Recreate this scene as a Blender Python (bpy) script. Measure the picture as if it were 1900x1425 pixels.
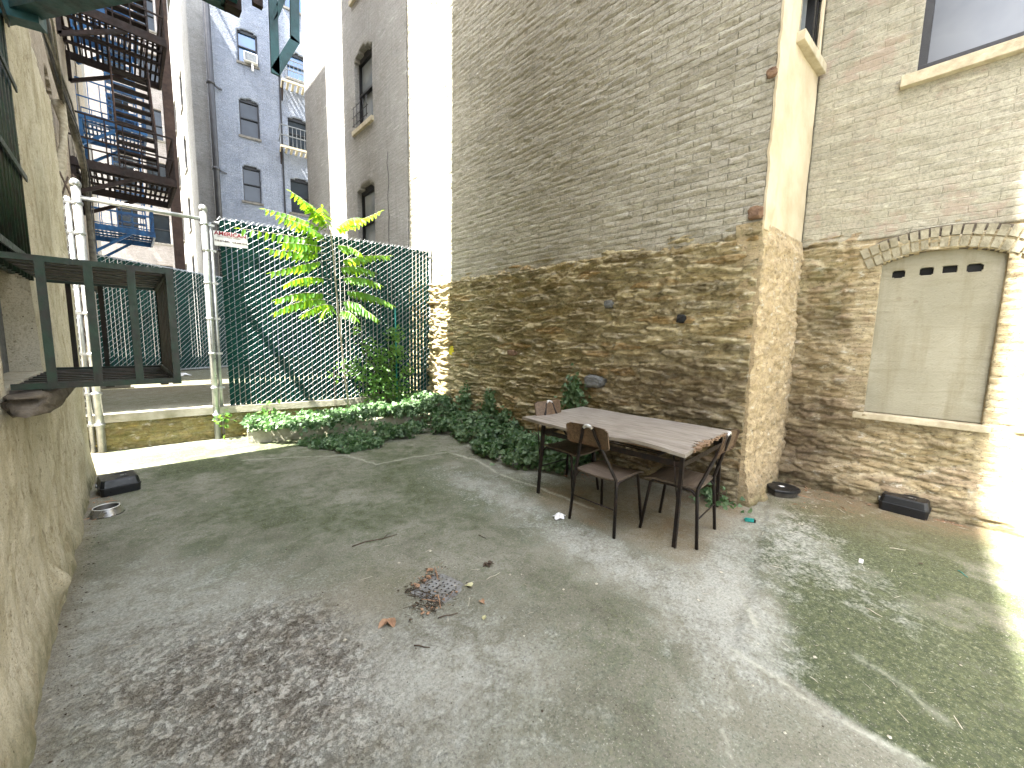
import bpy, math, random
import numpy as np
from mathutils import Vector, Matrix
R_ = math.radians
scene = bpy.context.scene
for o in list(bpy.data.objects): bpy.data.objects.remove(o)
random.seed(7); rng = np.random.default_rng(11)

# ------------------------------------------------------------------ camera
PITCH, ROLL, HEAD, CAMH, FPX = R_(6.5), R_(1.2), R_(44.8), 1.55, 714.0
_fw = Vector((math.sin(HEAD)*math.cos(PITCH), math.cos(HEAD)*math.cos(PITCH), -math.sin(PITCH)))
_r = Vector((math.cos(HEAD), -math.sin(HEAD), 0)); _u = _r.cross(_fw)
_R = math.cos(ROLL)*_r + math.sin(ROLL)*_u; _U = -math.sin(ROLL)*_r + math.cos(ROLL)*_u
cam = bpy.data.cameras.new('camera'); camo = bpy.data.objects.new('camera', cam)
scene.collection.objects.link(camo); scene.camera = camo
m4 = Matrix((_R, _U, -_fw)).transposed().to_4x4(); m4.translation = Vector((0, 0, CAMH))
camo.matrix_world = m4
cam.sensor_width = 36; cam.sensor_fit = 'HORIZONTAL'; cam.lens = FPX/1900*36; cam.clip_start = 0.02; cam.clip_end = 600

# ------------------------------------------------------------------ sky, sun, exposure
SUN_EL = R_(60); SUN_DIR = Vector((-1.0, 0.035, 0)).normalized()      # horizontal direction towards the sun
world = bpy.data.worlds.new('World'); scene.world = world; world.use_nodes = True
nt = world.node_tree; bg = nt.nodes['Background']
sky = nt.nodes.new('ShaderNodeTexSky'); sky.sky_type = 'NISHITA'; sky.sun_disc = False
sky.sun_elevation = SUN_EL; sky.sun_rotation = math.atan2(SUN_DIR.x, SUN_DIR.y); sky.dust_density = 2.0
hs = nt.nodes.new('ShaderNodeHueSaturation'); hs.inputs['Saturation'].default_value = 0.44
nt.links.new(sky.outputs[0], hs.inputs['Color']); nt.links.new(hs.outputs[0], bg.inputs['Color'])
bg.inputs['Strength'].default_value = 0.15
sl = bpy.data.lights.new('sun', 'SUN'); slo = bpy.data.objects.new('sun', sl); scene.collection.objects.link(slo)
sl.energy = 5.0; sl.angle = R_(0.5); sl.color = (1.0, 0.955, 0.88)
slo.rotation_euler = Vector((SUN_DIR.x*math.cos(SUN_EL), SUN_DIR.y*math.cos(SUN_EL), math.sin(SUN_EL))).to_track_quat('Z', 'Y').to_euler()
slo.location = (-10, 0, 30)
vs = scene.view_settings; vs.view_transform = 'Standard'; vs.look = 'None'; vs.gamma = 1; vs.use_curve_mapping = False
vs.exposure = 3.45
scene.cycles.max_bounces = 9; scene.cycles.diffuse_bounces = 6; scene.cycles.sample_clamp_indirect = 6

# ------------------------------------------------------------------ pixel helpers (photo pixels -> real places)
def ray(px, py): return ((px-950)*_R - (py-712.5)*_U + FPX*_fw).normalized()
CP = Vector((0, 0, CAMH))
def on(px, py, P, N):
    d = ray(px, py); N = Vector(N); return CP + d*((Vector(P)-CP).dot(N)/d.dot(N))
def gnd(px, py, z=0): return on(px, py, (0, 0, z), (0, 0, 1))
def onX(px, py, X): return on(px, py, (X, 0, 0), (1, 0, 0))
def onY(px, py, Y): return on(px, py, (0, Y, 0), (0, 1, 0))

# ------------------------------------------------------------------ numpy noise
def _hash(ix, iy, s):
    h = (ix.astype(np.int64)*374761393 + iy.astype(np.int64)*668265263 + s*1442695041) & 0xffffffff
    h = ((h ^ (h >> 13))*1274126177) & 0xffffffff
    h = ((h ^ (h >> 16))*2246822519) & 0xffffffff
    return ((h ^ (h >> 15)) & 0xffffff)/float(0xffffff)
def vnoise(x, y, s=0):
    x = np.asarray(x, float); y = np.asarray(y, float)
    ix = np.floor(x); iy = np.floor(y); fx = x-ix; fy = y-iy
    fx = fx*fx*fx*(fx*(fx*6-15)+10); fy = fy*fy*fy*(fy*(fy*6-15)+10)
    a = _hash(ix, iy, s); b = _hash(ix+1, iy, s); c = _hash(ix, iy+1, s); d = _hash(ix+1, iy+1, s)
    return (a*(1-fx)+b*fx)*(1-fy)+(c*(1-fx)+d*fx)*fy
def fbm(x, y, o=4, s=0, g=.5):
    t = 0; a = 1; w = 0
    for i in range(o): t = t+a*vnoise(x*2**i+i*17.3, y*2**i-i*9.1, s+i); w += a; a *= g
    return t/w
def ridge(x, y, o=3, s=0): 
    t = 0; a = 1; w = 0
    for i in range(o): t = t+a*(1-abs(2*vnoise(x*2**i+i*7.7, y*2**i, s+i)-1)); w += a; a *= .5
    return t/w
def worley(x, y, s=0):
    ix = np.floor(x); iy = np.floor(y); f1 = np.full(x.shape, 9.); f2 = np.full(x.shape, 9.); cid = np.zeros(x.shape)
    for dx in (-1, 0, 1):
        for dy in (-1, 0, 1):
            cx = ix+dx; cy = iy+dy
            d = np.hypot(cx+_hash(cx, cy, s)-x, cy+_hash(cx, cy, s+5)-y); i_ = _hash(cx, cy, s+9)
            n = d < f1; f2 = np.where(n, f1, np.minimum(f2, d)); cid = np.where(n, i_, cid); f1 = np.where(n, d, f1)
    return f1, f2, cid
def sstep(a, b, x): t = np.clip((x-a)/(b-a), 0, 1); return t*t*(3-2*t)

# ------------------------------------------------------------------ scene graph helpers
COL = scene.collection
def tag(o, label=None, cat=None, group=None, kind=None):
    if label: o['label'] = label
    if cat: o['category'] = cat
    if group: o['group'] = group
    if kind: o['kind'] = kind
    return o
def empty(name, loc, label, cat, group=None, rz=0):
    o = bpy.data.objects.new(name, None); COL.objects.link(o); o.location = loc; o.rotation_euler = (0, 0, rz)
    o.empty_display_size = .2; return tag(o, label, cat, group)
bpy.context.view_layer.update()
def copy_tree(o, parent=None):
    c = o.copy(); COL.objects.link(c)
    if parent: c.parent = parent
    for ch in o.children: copy_tree(ch, c)
    return c

class G:
    """collects faces, links them as one mesh object; coordinates are world unless local=True"""
    def __init__(s): s.v = []; s.f = []; s.sm = []
    def quad(s, *p, smooth=False):
        n = len(s.v); s.v += [tuple(q) for q in p]; s.f.append(tuple(range(n, n+len(p)))); s.sm.append(smooth)
    def box(s, a, b, M=None):
        x0, y0, z0 = a; x1, y1, z1 = b
        if x0 > x1: x0, x1 = x1, x0
        if y0 > y1: y0, y1 = y1, y0
        if z0 > z1: z0, z1 = z1, z0
        P = [Vector(p) for p in ((x0,y0,z0),(x1,y0,z0),(x1,y1,z0),(x0,y1,z0),(x0,y0,z1),(x1,y0,z1),(x1,y1,z1),(x0,y1,z1))]
        if M is not None: P = [M @ p for p in P]
        n = len(s.v); s.v += [tuple(p) for p in P]
        for f in ((3,2,1,0),(4,5,6,7),(0,1,5,4),(1,2,6,5),(2,3,7,6),(3,0,4,7)): s.f.append(tuple(n+i for i in f)); s.sm.append(False)
        return s
    def bar(s, p, q, w, h=None, up=(0,0,1)):
        p = Vector(p); q = Vector(q); h = h or w; d = q-p; L = d.length; d.normalize(); up = Vector(up)
        if abs(d.dot(up)) > .98: up = Vector((0,1,0))
        sx = d.cross(up).normalized(); sz = sx.cross(d).normalized()
        M = Matrix((sx, d, sz)).transposed().to_4x4(); M.translation = p
        return s.box((-w/2, 0, -h/2), (w/2, L, h/2), M)
    def tube(s, pts, r, n=8, cap=True):
        pts = [Vector(p) for p in pts]; k = len(pts); rs = r if isinstance(r, (list, tuple)) else [r]*k
        base = len(s.v); prev = None
        for i, p in enumerate(pts):
            t = (pts[min(i+1, k-1)]-pts[max(i-1, 0)])
            if t.length < 1e-9: t = Vector((0,0,1))
            t.normalize()
            if prev is None:
                a = Vector((0,0,1)) if abs(t.z) < .9 else Vector((1,0,0)); prev = (a-t*a.dot(t)).normalized()
            else: prev = (prev-t*prev.dot(t)).normalized()
            b = t.cross(prev)
            for j in range(n):
                an = 2*math.pi*j/n; s.v.append(tuple(p+(prev*math.cos(an)+b*math.sin(an))*rs[i]))
        for i in range(k-1):
            for j in range(n):
                a = base+i*n+j; b2 = base+i*n+(j+1) % n
                s.f.append((a, b2, b2+n, a+n)); s.sm.append(True)
        if cap:
            s.f.append(tuple(base+j for j in range(n))[::-1]); s.sm.append(False)
            s.f.append(tuple(base+(k-1)*n+j for j in range(n))); s.sm.append(False)
        return s
    def lathe(s, prof, c=(0,0,0), n=32):
        base = len(s.v); k = len(prof)
        for r, z in prof:
            for j in range(n): a = 2*math.pi*j/n; s.v.append((c[0]+r*math.cos(a), c[1]+r*math.sin(a), c[2]+z))
        for i in range(k-1):
            for j in range(n): a = base+i*n+j; b = base+i*n+(j+1) % n; s.f.append((a, b, b+n, a+n)); s.sm.append(True)
        s.f.append(tuple(base+j for j in range(n))[::-1]); s.sm.append(False)
        s.f.append(tuple(base+(k-1)*n+j for j in range(n))); s.sm.append(False)
        return s
    def build(s, name, mat, parent=None, bevel=0, local=True):
        me = bpy.data.meshes.new(name); V = s.v
        if parent is not None and not local:
            inv = pmat(parent).inverted(); V = [tuple(inv @ Vector(v)) for v in V]
        me.from_pydata(V, [], s.f); me.polygons.foreach_set('use_smooth', s.sm)
        # box-projected UVs in metres
        uv = me.uv_layers.new(name='uv'); 
        nl = len(me.loops); vi = np.empty(nl, np.int32); me.loops.foreach_get('vertex_index', vi)
        co = np.array(V, float)[vi]; nr = np.empty(len(me.polygons)*3); me.polygons.foreach_get('normal', nr); nr = abs(nr.reshape(-1, 3))
        lt = np.empty(len(me.polygons), np.int32); me.polygons.foreach_get('loop_total', lt); nn = np.repeat(nr, lt, axis=0)
        ax = nn.argmax(1); out = np.where((ax == 0)[:, None], co[:, [1, 2]], np.where((ax == 1)[:, None], co[:, [0, 2]], co[:, [0, 1]]))
        uv.data.foreach_set('uv', out.ravel())
        if mat: me.materials.append(mat)
        o = bpy.data.objects.new(name, me); COL.objects.link(o)
        if parent is not None: o.parent = parent
        if bevel:
            b = o.modifiers.new('bevel', 'BEVEL'); b.width = bevel; b.segments = 2; b.limit_method = 'ANGLE'; b.angle_limit = R_(40)
        return o
def pmat(o):
    m = Matrix.Translation(o.location) @ o.rotation_euler.to_matrix().to_4x4()
    return (pmat(o.parent) @ m) if o.parent else m

def relief(name, mat, parent, O, Ud, Vd, N, ulen, vlen, res, hfun, holes=(), attrs=None, skirt=.22, closeskirt=True):
    """displaced wall or floor sheet with thickness; O world origin; h along N; holes in (u0,u1,v0,v1)"""
    nu = int(round(ulen/res))+1; nv = int(round(vlen/res))+1
    u = np.linspace(0, ulen, nu); v = np.linspace(0, vlen, nv); U, V = np.meshgrid(u, v, indexing='ij')
    h, at = hfun(U, V)
    O = np.array(O, float); Ud = np.array(Ud, float); Vd = np.array(Vd, float); N = np.array(N, float)
    co = O+U[..., None]*Ud+V[..., None]*Vd+h[..., None]*N
    idx = np.arange(nu*nv).reshape(nu, nv)
    q = np.stack([idx[:-1, :-1], idx[1:, :-1], idx[1:, 1:], idx[:-1, 1:]], -1).reshape(-1, 4)
    uc = (U[:-1, :-1]+U[1:, 1:]).ravel()/2; vc = (V[:-1, :-1]+V[1:, 1:]).ravel()/2; keep = np.ones(len(q), bool)
    for hh in holes:
        if callable(hh): keep &= ~hh(uc, vc)
        else: keep &= ~((uc > hh[0]) & (uc < hh[1]) & (vc > hh[2]) & (vc < hh[3]))
    q = q[keep]
    flip = np.dot(np.cross(Ud, Vd), N) < 0
    if flip: q = q[:, ::-1]
    e = np.concatenate([q[:, [0, 1]], q[:, [1, 2]], q[:, [2, 3]], q[:, [3, 0]]])
    key = np.sort(e, 1); kk = key[:, 0].astype(np.int64)*(nu*nv)+key[:, 1]; _, inv, cnt = np.unique(kk, return_inverse=True, return_counts=True)
    be = e[cnt[inv] == 1]; nvt = nu*nv; co2 = co.reshape(-1, 3); bv = np.unique(be); mp = np.full(nvt, -1); mp[bv] = nvt+np.arange(len(bv))
    back = co2[bv]-N*skirt
    sk = np.stack([be[:, 1], be[:, 0], mp[be[:, 0]], mp[be[:, 1]]], -1)
    co3 = np.concatenate([co2, back]); Q = np.concatenate([q, sk])
    uvv = np.stack([U.ravel(), V.ravel()], -1); uvv = np.concatenate([uvv, uvv[bv]])
    if parent is not None:
        im = np.array(pmat(parent).inverted()); co3 = co3 @ im[:3, :3].T+im[:3, 3]
    me = bpy.data.meshes.new(name); me.vertices.add(len(co3)); me.vertices.foreach_set('co', co3.ravel())
    me.loops.add(len(Q)*4); me.loops.foreach_set('vertex_index', Q.ravel().astype(np.int32))
    me.polygons.add(len(Q)); me.polygons.foreach_set('loop_start', np.arange(len(Q), dtype=np.int32)*4)
    me.polygons.foreach_set('use_smooth', np.concatenate([np.ones(len(q), bool), np.zeros(len(sk), bool)]))
    uvl = me.uv_layers.new(name='uv'); uvl.data.foreach_set('uv', uvv[Q.ravel()].ravel())
    for k, a in (at or {}).items():
        a = a.ravel(); a = np.concatenate([a, a[bv]]); ly = me.attributes.new(k, 'FLOAT', 'POINT'); ly.data.foreach_set('value', a.astype(np.float32))
    me.update(); me.validate(); me.materials.append(mat)
    o = bpy.data.objects.new(name, me); COL.objects.link(o)
    if parent is not None: o.parent = parent
    return o

# ------------------------------------------------------------------ materials
class N_:
    def __init__(s, name):
        s.m = bpy.data.materials.new(name); s.m.use_nodes = True; s.t = s.m.node_tree; s.b = s.t.nodes['Principled BSDF']
    def n(s, typ, **kw):
        x = s.t.nodes.new('ShaderNode'+typ)
        for k, v in kw.items():
            if k in x.inputs: s.put(x.inputs[k], v)
            elif hasattr(x, k): setattr(x, k, v)
        return x
    def put(s, inp, v):
        if isinstance(v, bpy.types.NodeSocket): s.t.links.new(v, inp)
        elif isinstance(v, (tuple, list)) and len(v) == 3 and inp.type == 'RGBA': inp.default_value = (*v, 1)
        else: inp.default_value = v
    def noise(s, vec, scale, detail=5, rough=.55, dist=0): return s.n('TexNoise', Vector=vec, Scale=scale, Detail=detail, Roughness=rough, Distortion=dist).outputs[0]
    def ramp(s, fac, stops):
        x = s.n('ValToRGB'); s.put(x.inputs[0], fac); cr = x.color_ramp
        while len(cr.elements) < len(stops): cr.elements.new(.5)
        for e, (p, c) in zip(cr.elements, stops): e.position = p; e.color = (*c, 1) if isinstance(c, tuple) else (c, c, c, 1)
        return x.outputs[0]
    def mix(s, f, a, b, bt='MIX'):
        x = s.n('Mix', data_type='RGBA', blend_type=bt); s.put(x.inputs[0], f); s.put(x.inputs[6], a); s.put(x.inputs[7], b); return x.outputs[2]
    def math(s, op, a, b=0.0, clamp=False):
        x = s.n('Math', operation=op, use_clamp=clamp); s.put(x.inputs[0], a); s.put(x.inputs[1], b); return x.outputs[0]
    def attr(s, nme): return s.n('Attribute', attribute_name=nme).outputs['Fac']
    def obj(s): return s.n('TexCoord').outputs['Object']
    def uv(s): return s.n('TexCoord').outputs['UV']
    def scale(s, vec, sc): return s.n('Mapping', Vector=vec, Scale=sc).outputs[0]
    def bump(s, h, dist=.01, st=1.0, nrm=None):
        x = s.n('Bump', Height=h, Distance=dist, Strength=st)
        if nrm is not None: s.put(x.inputs['Normal'], nrm)
        return x.outputs[0]
    def out(s, color=None, rough=.8, metal=0, normal=None, spec=.3, **kw):
        if color is not None: s.put(s.b.inputs['Base Color'], color)
        s.put(s.b.inputs['Roughness'], rough); s.put(s.b.inputs['Metallic'], metal); s.put(s.b.inputs['Specular IOR Level'], spec)
        if normal is not None: s.put(s.b.inputs['Normal'], normal)
        for k, v in kw.items(): s.put(s.b.inputs[k], v)
        return s.m

def simple(name, c, c2=None, sc=8, rough=.6, metal=0, bump=.002, spec=.4):
    k = N_(name); o = k.obj(); nz = k.noise(o, sc, 6, .6)
    c2 = c2 or tuple(x*.65 for x in c)
    col = k.ramp(nz, [(.32, c2), (.62, c)]); r = k.ramp(k.noise(o, sc*3, 3), [(.3, max(rough-.12, .05)), (.7, min(rough+.12, 1))])
    return k.out(col, r, metal, k.bump(k.noise(o, sc*8, 4), bump), spec)

def brick_paint(name, c_hi, c_lo, c_stain, jointdark=.55, bump=.012, wet=.0, bare=None, warp=.02, uvbrick=True, barea=.62):
    k = N_(name); uv = k.uv(); o = k.obj()
    w = k.n('VectorMath', operation='SCALE', Scale=warp); k.put(w.inputs[0], k.n('TexNoise', Vector=uv, Scale=5.0, Detail=3.0).outputs[1])
    vec = k.n('VectorMath', operation='ADD'); k.put(vec.inputs[0], uv); k.put(vec.inputs[1], w.outputs[0])
    br = k.n('TexBrick', Vector=vec.outputs[0], Scale=1.0); br.inputs['Brick Width'].default_value = .34; br.inputs['Row Height'].default_value = .069
    br.inputs['Mortar Size'].default_value = .007; br.inputs['Mortar Smooth'].default_value = .8; br.inputs['Bias'].default_value = 0
    k.put(br.inputs['Color1'], (1, 1, 1)); k.put(br.inputs['Color2'], (.82, .82, .82)); k.put(br.inputs['Mortar'], (jointdark,)*3)
    big = k.noise(o, .9, 6, .62, .6); mid = k.noise(o, 5.5, 8, .65, .4); fine = k.noise(o, 38, 6, .7)
    base = k.mix(k.ramp(big, [(.35, 0.), (.62, 1.)]), c_lo, c_hi)
    base = k.mix(k.ramp(mid, [(.50, 0.), (.72, .75)]), base, c_stain)
    base = k.mix(k.ramp(fine, [(.38, .55), (.52, 0.)]), base, tuple(x*.42 for x in c_hi))
    base = k.mix(k.ramp(k.noise(k.scale(o, (9, 9, .9)), 1.1, 5, .6), [(.55, 0.), (.75, .45)]), base, tuple(x*.55 for x in c_lo))
    if bare: base = k.mix(k.ramp(k.noise(o, 2.3, 7, .7, .3), [(barea, 0.), (barea+.05, .8)]), base, bare)
    fl = k.noise(k.scale(o, (5, 5, 24)), 1.0, 7, .7, .8)
    base = k.mix(k.ramp(fl, [(.56, 0.), (.68, .7)]), base, tuple(min(x*1.45, .62) for x in c_hi))
    base = k.mix(k.ramp(fl, [(.30, .65), (.44, 0.)]), base, tuple(x*.55 for x in c_lo))
    base = k.mix(1.0, base, k.ramp(k.noise(o, 120, 4, .7), [(.3, .72), (.55, 1.), (.75, 1.0)]), 'MULTIPLY')
    fac = k.ramp(k.noise(o, 1.6, 5, .65), [(.38, .1), (.66, 1.)])
    base = k.mix(fac, base, k.mix(1.0, base, br.outputs['Color'], 'MULTIPLY'))
    h = k.math('ADD', k.math('MULTIPLY', k.math('SUBTRACT', 1., br.outputs['Fac']), 1.), k.math('MULTIPLY', k.noise(o, 16, 6, .65), 1.3))
    h = k.math('ADD', h, k.math('MULTIPLY', fine, .5))
    return k.out(base, .75, 0, k.bump(h, bump), .25)

def rubble(name, cols, mortar, moss=(.09, .12, .04), bump=.02, sand=1.):
    """stone with cell attribute 'cell', joint attribute 'jt', height attribute 'hh'"""
    k = N_(name); o = k.obj(); cell = k.attr('cell'); jt = k.attr('jt'); dk = k.attr('dk'); ms = k.attr('ms')
    st = k.n('ValToRGB'); k.put(st.inputs[0], cell); st.color_ramp.interpolation = 'CONSTANT'
    cr = st.color_ramp
    while len(cr.elements) < len(cols): cr.elements.new(.5)
    for i, (e, c) in enumerate(zip(cr.elements, cols)): e.position = i/len(cols); e.color = (*c, 1)
    strat = k.noise(k.scale(o, (3, 3, 34)), 1.0, 8, .7, .5)
    stone = k.mix(k.ramp(strat, [(.36, .75), (.56, 0.)]), st.outputs[0], tuple(x*.35 for x in cols[0]))
    stone = k.mix(k.ramp(strat, [(.58, 0.), (.72, .5)]), stone, tuple(min(x*1.9, .6) for x in cols[0]))
    # mortar smeared over much of the stone
    sm = k.math('ADD', jt, k.math('MULTIPLY', k.math('SUBTRACT', k.noise(o, 4.5, 7, .68, .5), .46), 4.2), True)
    col = k.mix(sm, stone, k.mix(k.ramp(k.noise(o, 11, 6, .7), [(.35, 0.), (.65, 1.)]), tuple(x*.62 for x in mortar), mortar))
    col = k.mix(k.ramp(k.noise(o, 30, 7, .75), [(.34, .75), (.46, 0.)]), col, (.05, .04, .024))
    col = k.mix(k.ramp(k.noise(k.scale(o, (1, 1, 2.2)), 6.3, 9, .78), [(.57, 0.), (.64, .8)]), col, (.60, .57, .48))
    col = k.mix(1.0, col, k.ramp(k.noise(k.scale(o, (1, 1, 2)), 26, 8, .8), [(.32, .30), (.47, 1.), (.7, 1.)]), 'MULTIPLY')  # dark noise multiplies crevice shade into the stone colour
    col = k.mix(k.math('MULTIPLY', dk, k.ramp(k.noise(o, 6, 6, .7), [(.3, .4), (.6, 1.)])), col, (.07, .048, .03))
    col = k.mix(k.math('MULTIPLY', ms, k.ramp(k.noise(o, 9, 6, .7), [(.4, 0.), (.6, 1.)])), col, moss)
    h = k.math('ADD', k.math('MULTIPLY', k.noise(k.scale(o, (1, 1, 3)), 14, 9, .72, .4), 1.2), k.math('MULTIPLY', k.noise(o, 60, 5, .7), .25))
    return k.out(col, .85, 0, k.bump(h, bump), .25)

M = {}
M['brick_main'] = brick_paint('painted_brick', (.44, .42, .34), (.355, .335, .265), (.47, .44, .365), .80, .011, bare=(.33, .26, .21), barea=.72)
M['brick_right'] = brick_paint('painted_brick_worn', (.39, .37, .29), (.31, .298, .23), (.35, .305, .24), .97, .004, bare=(.33, .27, .215), barea=.56, warp=.03)
M['brick_grey'] = brick_paint('painted_brick_grey', (.36, .355, .335), (.30, .29, .265), (.37, .365, .35), .75, .012)
M['brick_shade_blue'] = brick_paint('painted_brick_pale', (.31, .345, .41), (.24, .27, .33), (.36, .385, .43), .6, .045)  # bluish cast of the shade is put into this brick colour
M['brick_tan'] = brick_paint('tan_brick', (.42, .36, .27), (.33, .27, .20), (.47, .42, .33), .6, .012)
M['brick_rose'] = brick_paint('rose_brick', (.36, .335, .32), (.29, .26, .25), (.38, .36, .34), .6, .012)
SC = [(.38, .30, .145), (.29, .225, .11), (.44, .36, .19), (.23, .185, .10), (.37, .255, .115), (.33, .275, .16), (.45, .38, .215), (.27, .23, .14)]
M['rubble'] = rubble('rubble_stone', SC, (.60, .525, .335))
M['rubble_pale'] = rubble('rubble_pale', [(.48, .37, .21), (.42, .315, .175), (.53, .42, .255), (.44, .335, .195)], (.57, .455, .28), bump=.012)
M['rubble_right'] = rubble('rubble_right', [(.36, .28, .155), (.42, .33, .19), (.27, .21, .115), (.40, .31, .20)], (.55, .465, .30))
M['rubble_curb'] = rubble('rubble_curb', [(.30, .24, .09), (.24, .19, .08), (.36, .29, .12)], (.36, .31, .15))  # yellow bounce light from the sunlit ground is mixed into these stone colours

def stucco_mat():
    k = N_('old_stucco'); o = k.obj()
    a = k.noise(k.scale(o, (1, 1, .8)), 2.0, 8, .68, .8); b = k.noise(o, 9, 8, .7, .3); c = k.noise(o, 55, 5, .7)
    col = k.ramp(a, [(.3, (.31, .265, .175)), (.43, (.48, .43, .31)), (.58, (.58, .53, .41)), (.75, (.50, .455, .35))])
    col = k.mix(k.ramp(k.noise(k.scale(o, (2, 2, .9)), 2.2, 7, .7, 1.2), [(.5, 0.), (.66, .55)]), col, (.25, .20, .115))
    col = k.mix(k.ramp(b, [(.33, .7), (.44, 0.)]), col, (.20, .155, .085))
    col = k.mix(k.ramp(c, [(.3, .8), (.42, 0.)]), col, (.12, .09, .05))
    col = k.mix(1.0, col, k.ramp(k.noise(o, 130, 5, .75), [(.32, .6), (.52, 1.)]), 'MULTIPLY')
    col = k.mix(k.ramp(k.n('TexVoronoi', Vector=o, Scale=17.0).outputs['Distance'], [(.05, .85), (.09, 0.)]), col, (.07, .05, .03))
    col = k.mix(k.ramp(k.noise(o, 16, 9, .8), [(.58, 0.), (.66, .6)]), col, (.66, .61, .48))
    col = k.mix(k.math('MULTIPLY', k.attr('ms'), k.ramp(b, [(.35, .2), (.6, 1.)])), col, (.13, .13, .07))
    h = k.math('ADD', k.math('MULTIPLY', b, 1.), k.math('MULTIPLY', c, .35))
    return k.out(col, .85, 0, k.bump(h, .012), .2)
M['stucco'] = stucco_mat()

M['sillrock'] = simple('broken_sill', (.15, .125, .095), (.07, .055, .04), 12, .85, 0, .012)
M['basin'] = simple('steel_bowl_shade', (.10, .095, .085), (.05, .048, .045), 8, .45, .6); M['rimsteel'] = simple('steel_rim_glint', (.6, .6, .58), (.5, .5, .48), 8, .35, .5)  # shade inside the bowl and glint on its rim, put into colour
M['arch'] = simple('painted_arch_brick', (.33, .305, .22), (.19, .17, .115), 14, .85, 0, .008)
M['pier'] = simple('pale_plaster', (.56, .49, .35), (.42, .35, .23), 2.5, .85, 0, .004)
def ground_mat():
    k = N_('mossy_concrete'); o = k.obj()
    ms, pl, dk, br, cr = [k.attr(x) for x in ('moss', 'pale', 'dark', 'brown', 'crack')]
    n1 = k.noise(o, 2.2, 8, .65, .6); n2 = k.noise(o, 9, 8, .7, .4); n3 = k.noise(o, 42, 6, .72); n4 = k.noise(o, 160, 3, .7)
    col = k.ramp(n1, [(.3, (.125, .12, .088)), (.5, (.205, .20, .155)), (.7, (.29, .282, .232))])
    col = k.mix(k.ramp(n2, [(.35, .45), (.5, 0.)]), col, (.15, .145, .105))
    mf = k.math('ADD', k.math('MULTIPLY', ms, 1.15), k.math('ADD', k.math('MULTIPLY', k.math('SUBTRACT', n2, .5), 2.6), k.math('MULTIPLY', k.math('SUBTRACT', n3, .5), 2.4)), True)
    mf = k.math('MULTIPLY', mf, .93)
    col = k.mix(mf, col, k.ramp(n3, [(.33, (.022, .032, .012)), (.5, (.060, .078, .032)), (.62, (.108, .122, .056)), (.72, (.29, .29, .17))]))
    pf = k.math('ADD', pl, k.math('ADD', k.math('MULTIPLY', k.math('SUBTRACT', n2, .54), 3.4), k.math('MULTIPLY', k.math('SUBTRACT', n3, .5), 2.2)), True)
    pf = k.math('MULTIPLY', pf, k.ramp(pl, [(0.02, 0.), (.2, 1.)]))
    col = k.mix(k.math('MULTIPLY', pf, .58), col, k.ramp(n3, [(.3, (.33, .345, .31)), (.6, (.54, .54, .50))]))
    bf = k.math('MULTIPLY', br, k.ramp(n2, [(.3, .35), (.6, .9)]))
    col = k.mix(bf, col, (.20, .145, .085))
    blot = k.ramp(k.noise(o, 27, 9, .8, .2), [(.49, 0.), (.58, 1.)])
    col = k.mix(k.math('MULTIPLY', dk, .55), col, k.ramp(n2, [(.35, (.30, .255, .21)), (.5, (.44, .41, .36)), (.65, (.56, .55, .50))]))
    bn = k.math('ADD', k.math('ADD', k.noise(o, 30, 9, .8, .2), k.math('MULTIPLY', k.math('SUBTRACT', k.noise(o, 6, 4, .6), .5), .5)), k.math('MULTIPLY', k.math('SUBTRACT', dk, 1.08), .17))
    df = k.ramp(bn, [(.47, 0.), (.55, 1.)])
    col = k.mix(k.math('MULTIPLY', df, k.math('MULTIPLY', k.ramp(dk, [(.05, 0.), (.25, 1.)]), .66)), col, (.10, .08, .06))
    col = k.mix(k.math('MULTIPLY', k.ramp(n4, [(.62, 0.), (.68, 1.)]), .45), col, (.46, .45, .38))
    col = k.mix(k.math('MULTIPLY', k.ramp(n4, [(.28, 1.), (.36, 0.)]), .55), col, (.07, .065, .045))
    col = k.mix(1.0, col, k.ramp(k.noise(o, 75, 7, .8), [(.30, .30), (.5, .92), (.68, 1.)]), 'MULTIPLY')
    col = k.mix(k.math('MULTIPLY', k.ramp(k.noise(o, 95, 5, .75), [(.60, 0.), (.66, 1.)]), .6), col, (.50, .49, .42))
    vo = k.n('TexVoronoi', Vector=o, Scale=13.0); 
    col = k.mix(k.ramp(vo.outputs['Distance'], [(.035, .9), (.06, 0.)]), col, (.045, .035, .02))
    col = k.mix(k.math('MULTIPLY', cr, k.ramp(n3, [(.35, .2), (.55, 1.)])), col, (.40, .40, .33))
    h = k.math('ADD', k.math('MULTIPLY', n3, .8), k.math('ADD', k.math('MULTIPLY', n4, .35), k.math('MULTIPLY', k.math('ADD', blot, 0.), k.math('MULTIPLY', dk, -.8))))
    return k.out(col, k.ramp(n2, [(.3, .6), (.7, .85)]), 0, k.bump(h, .007), .3)
M['ground'] = ground_mat()

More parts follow.
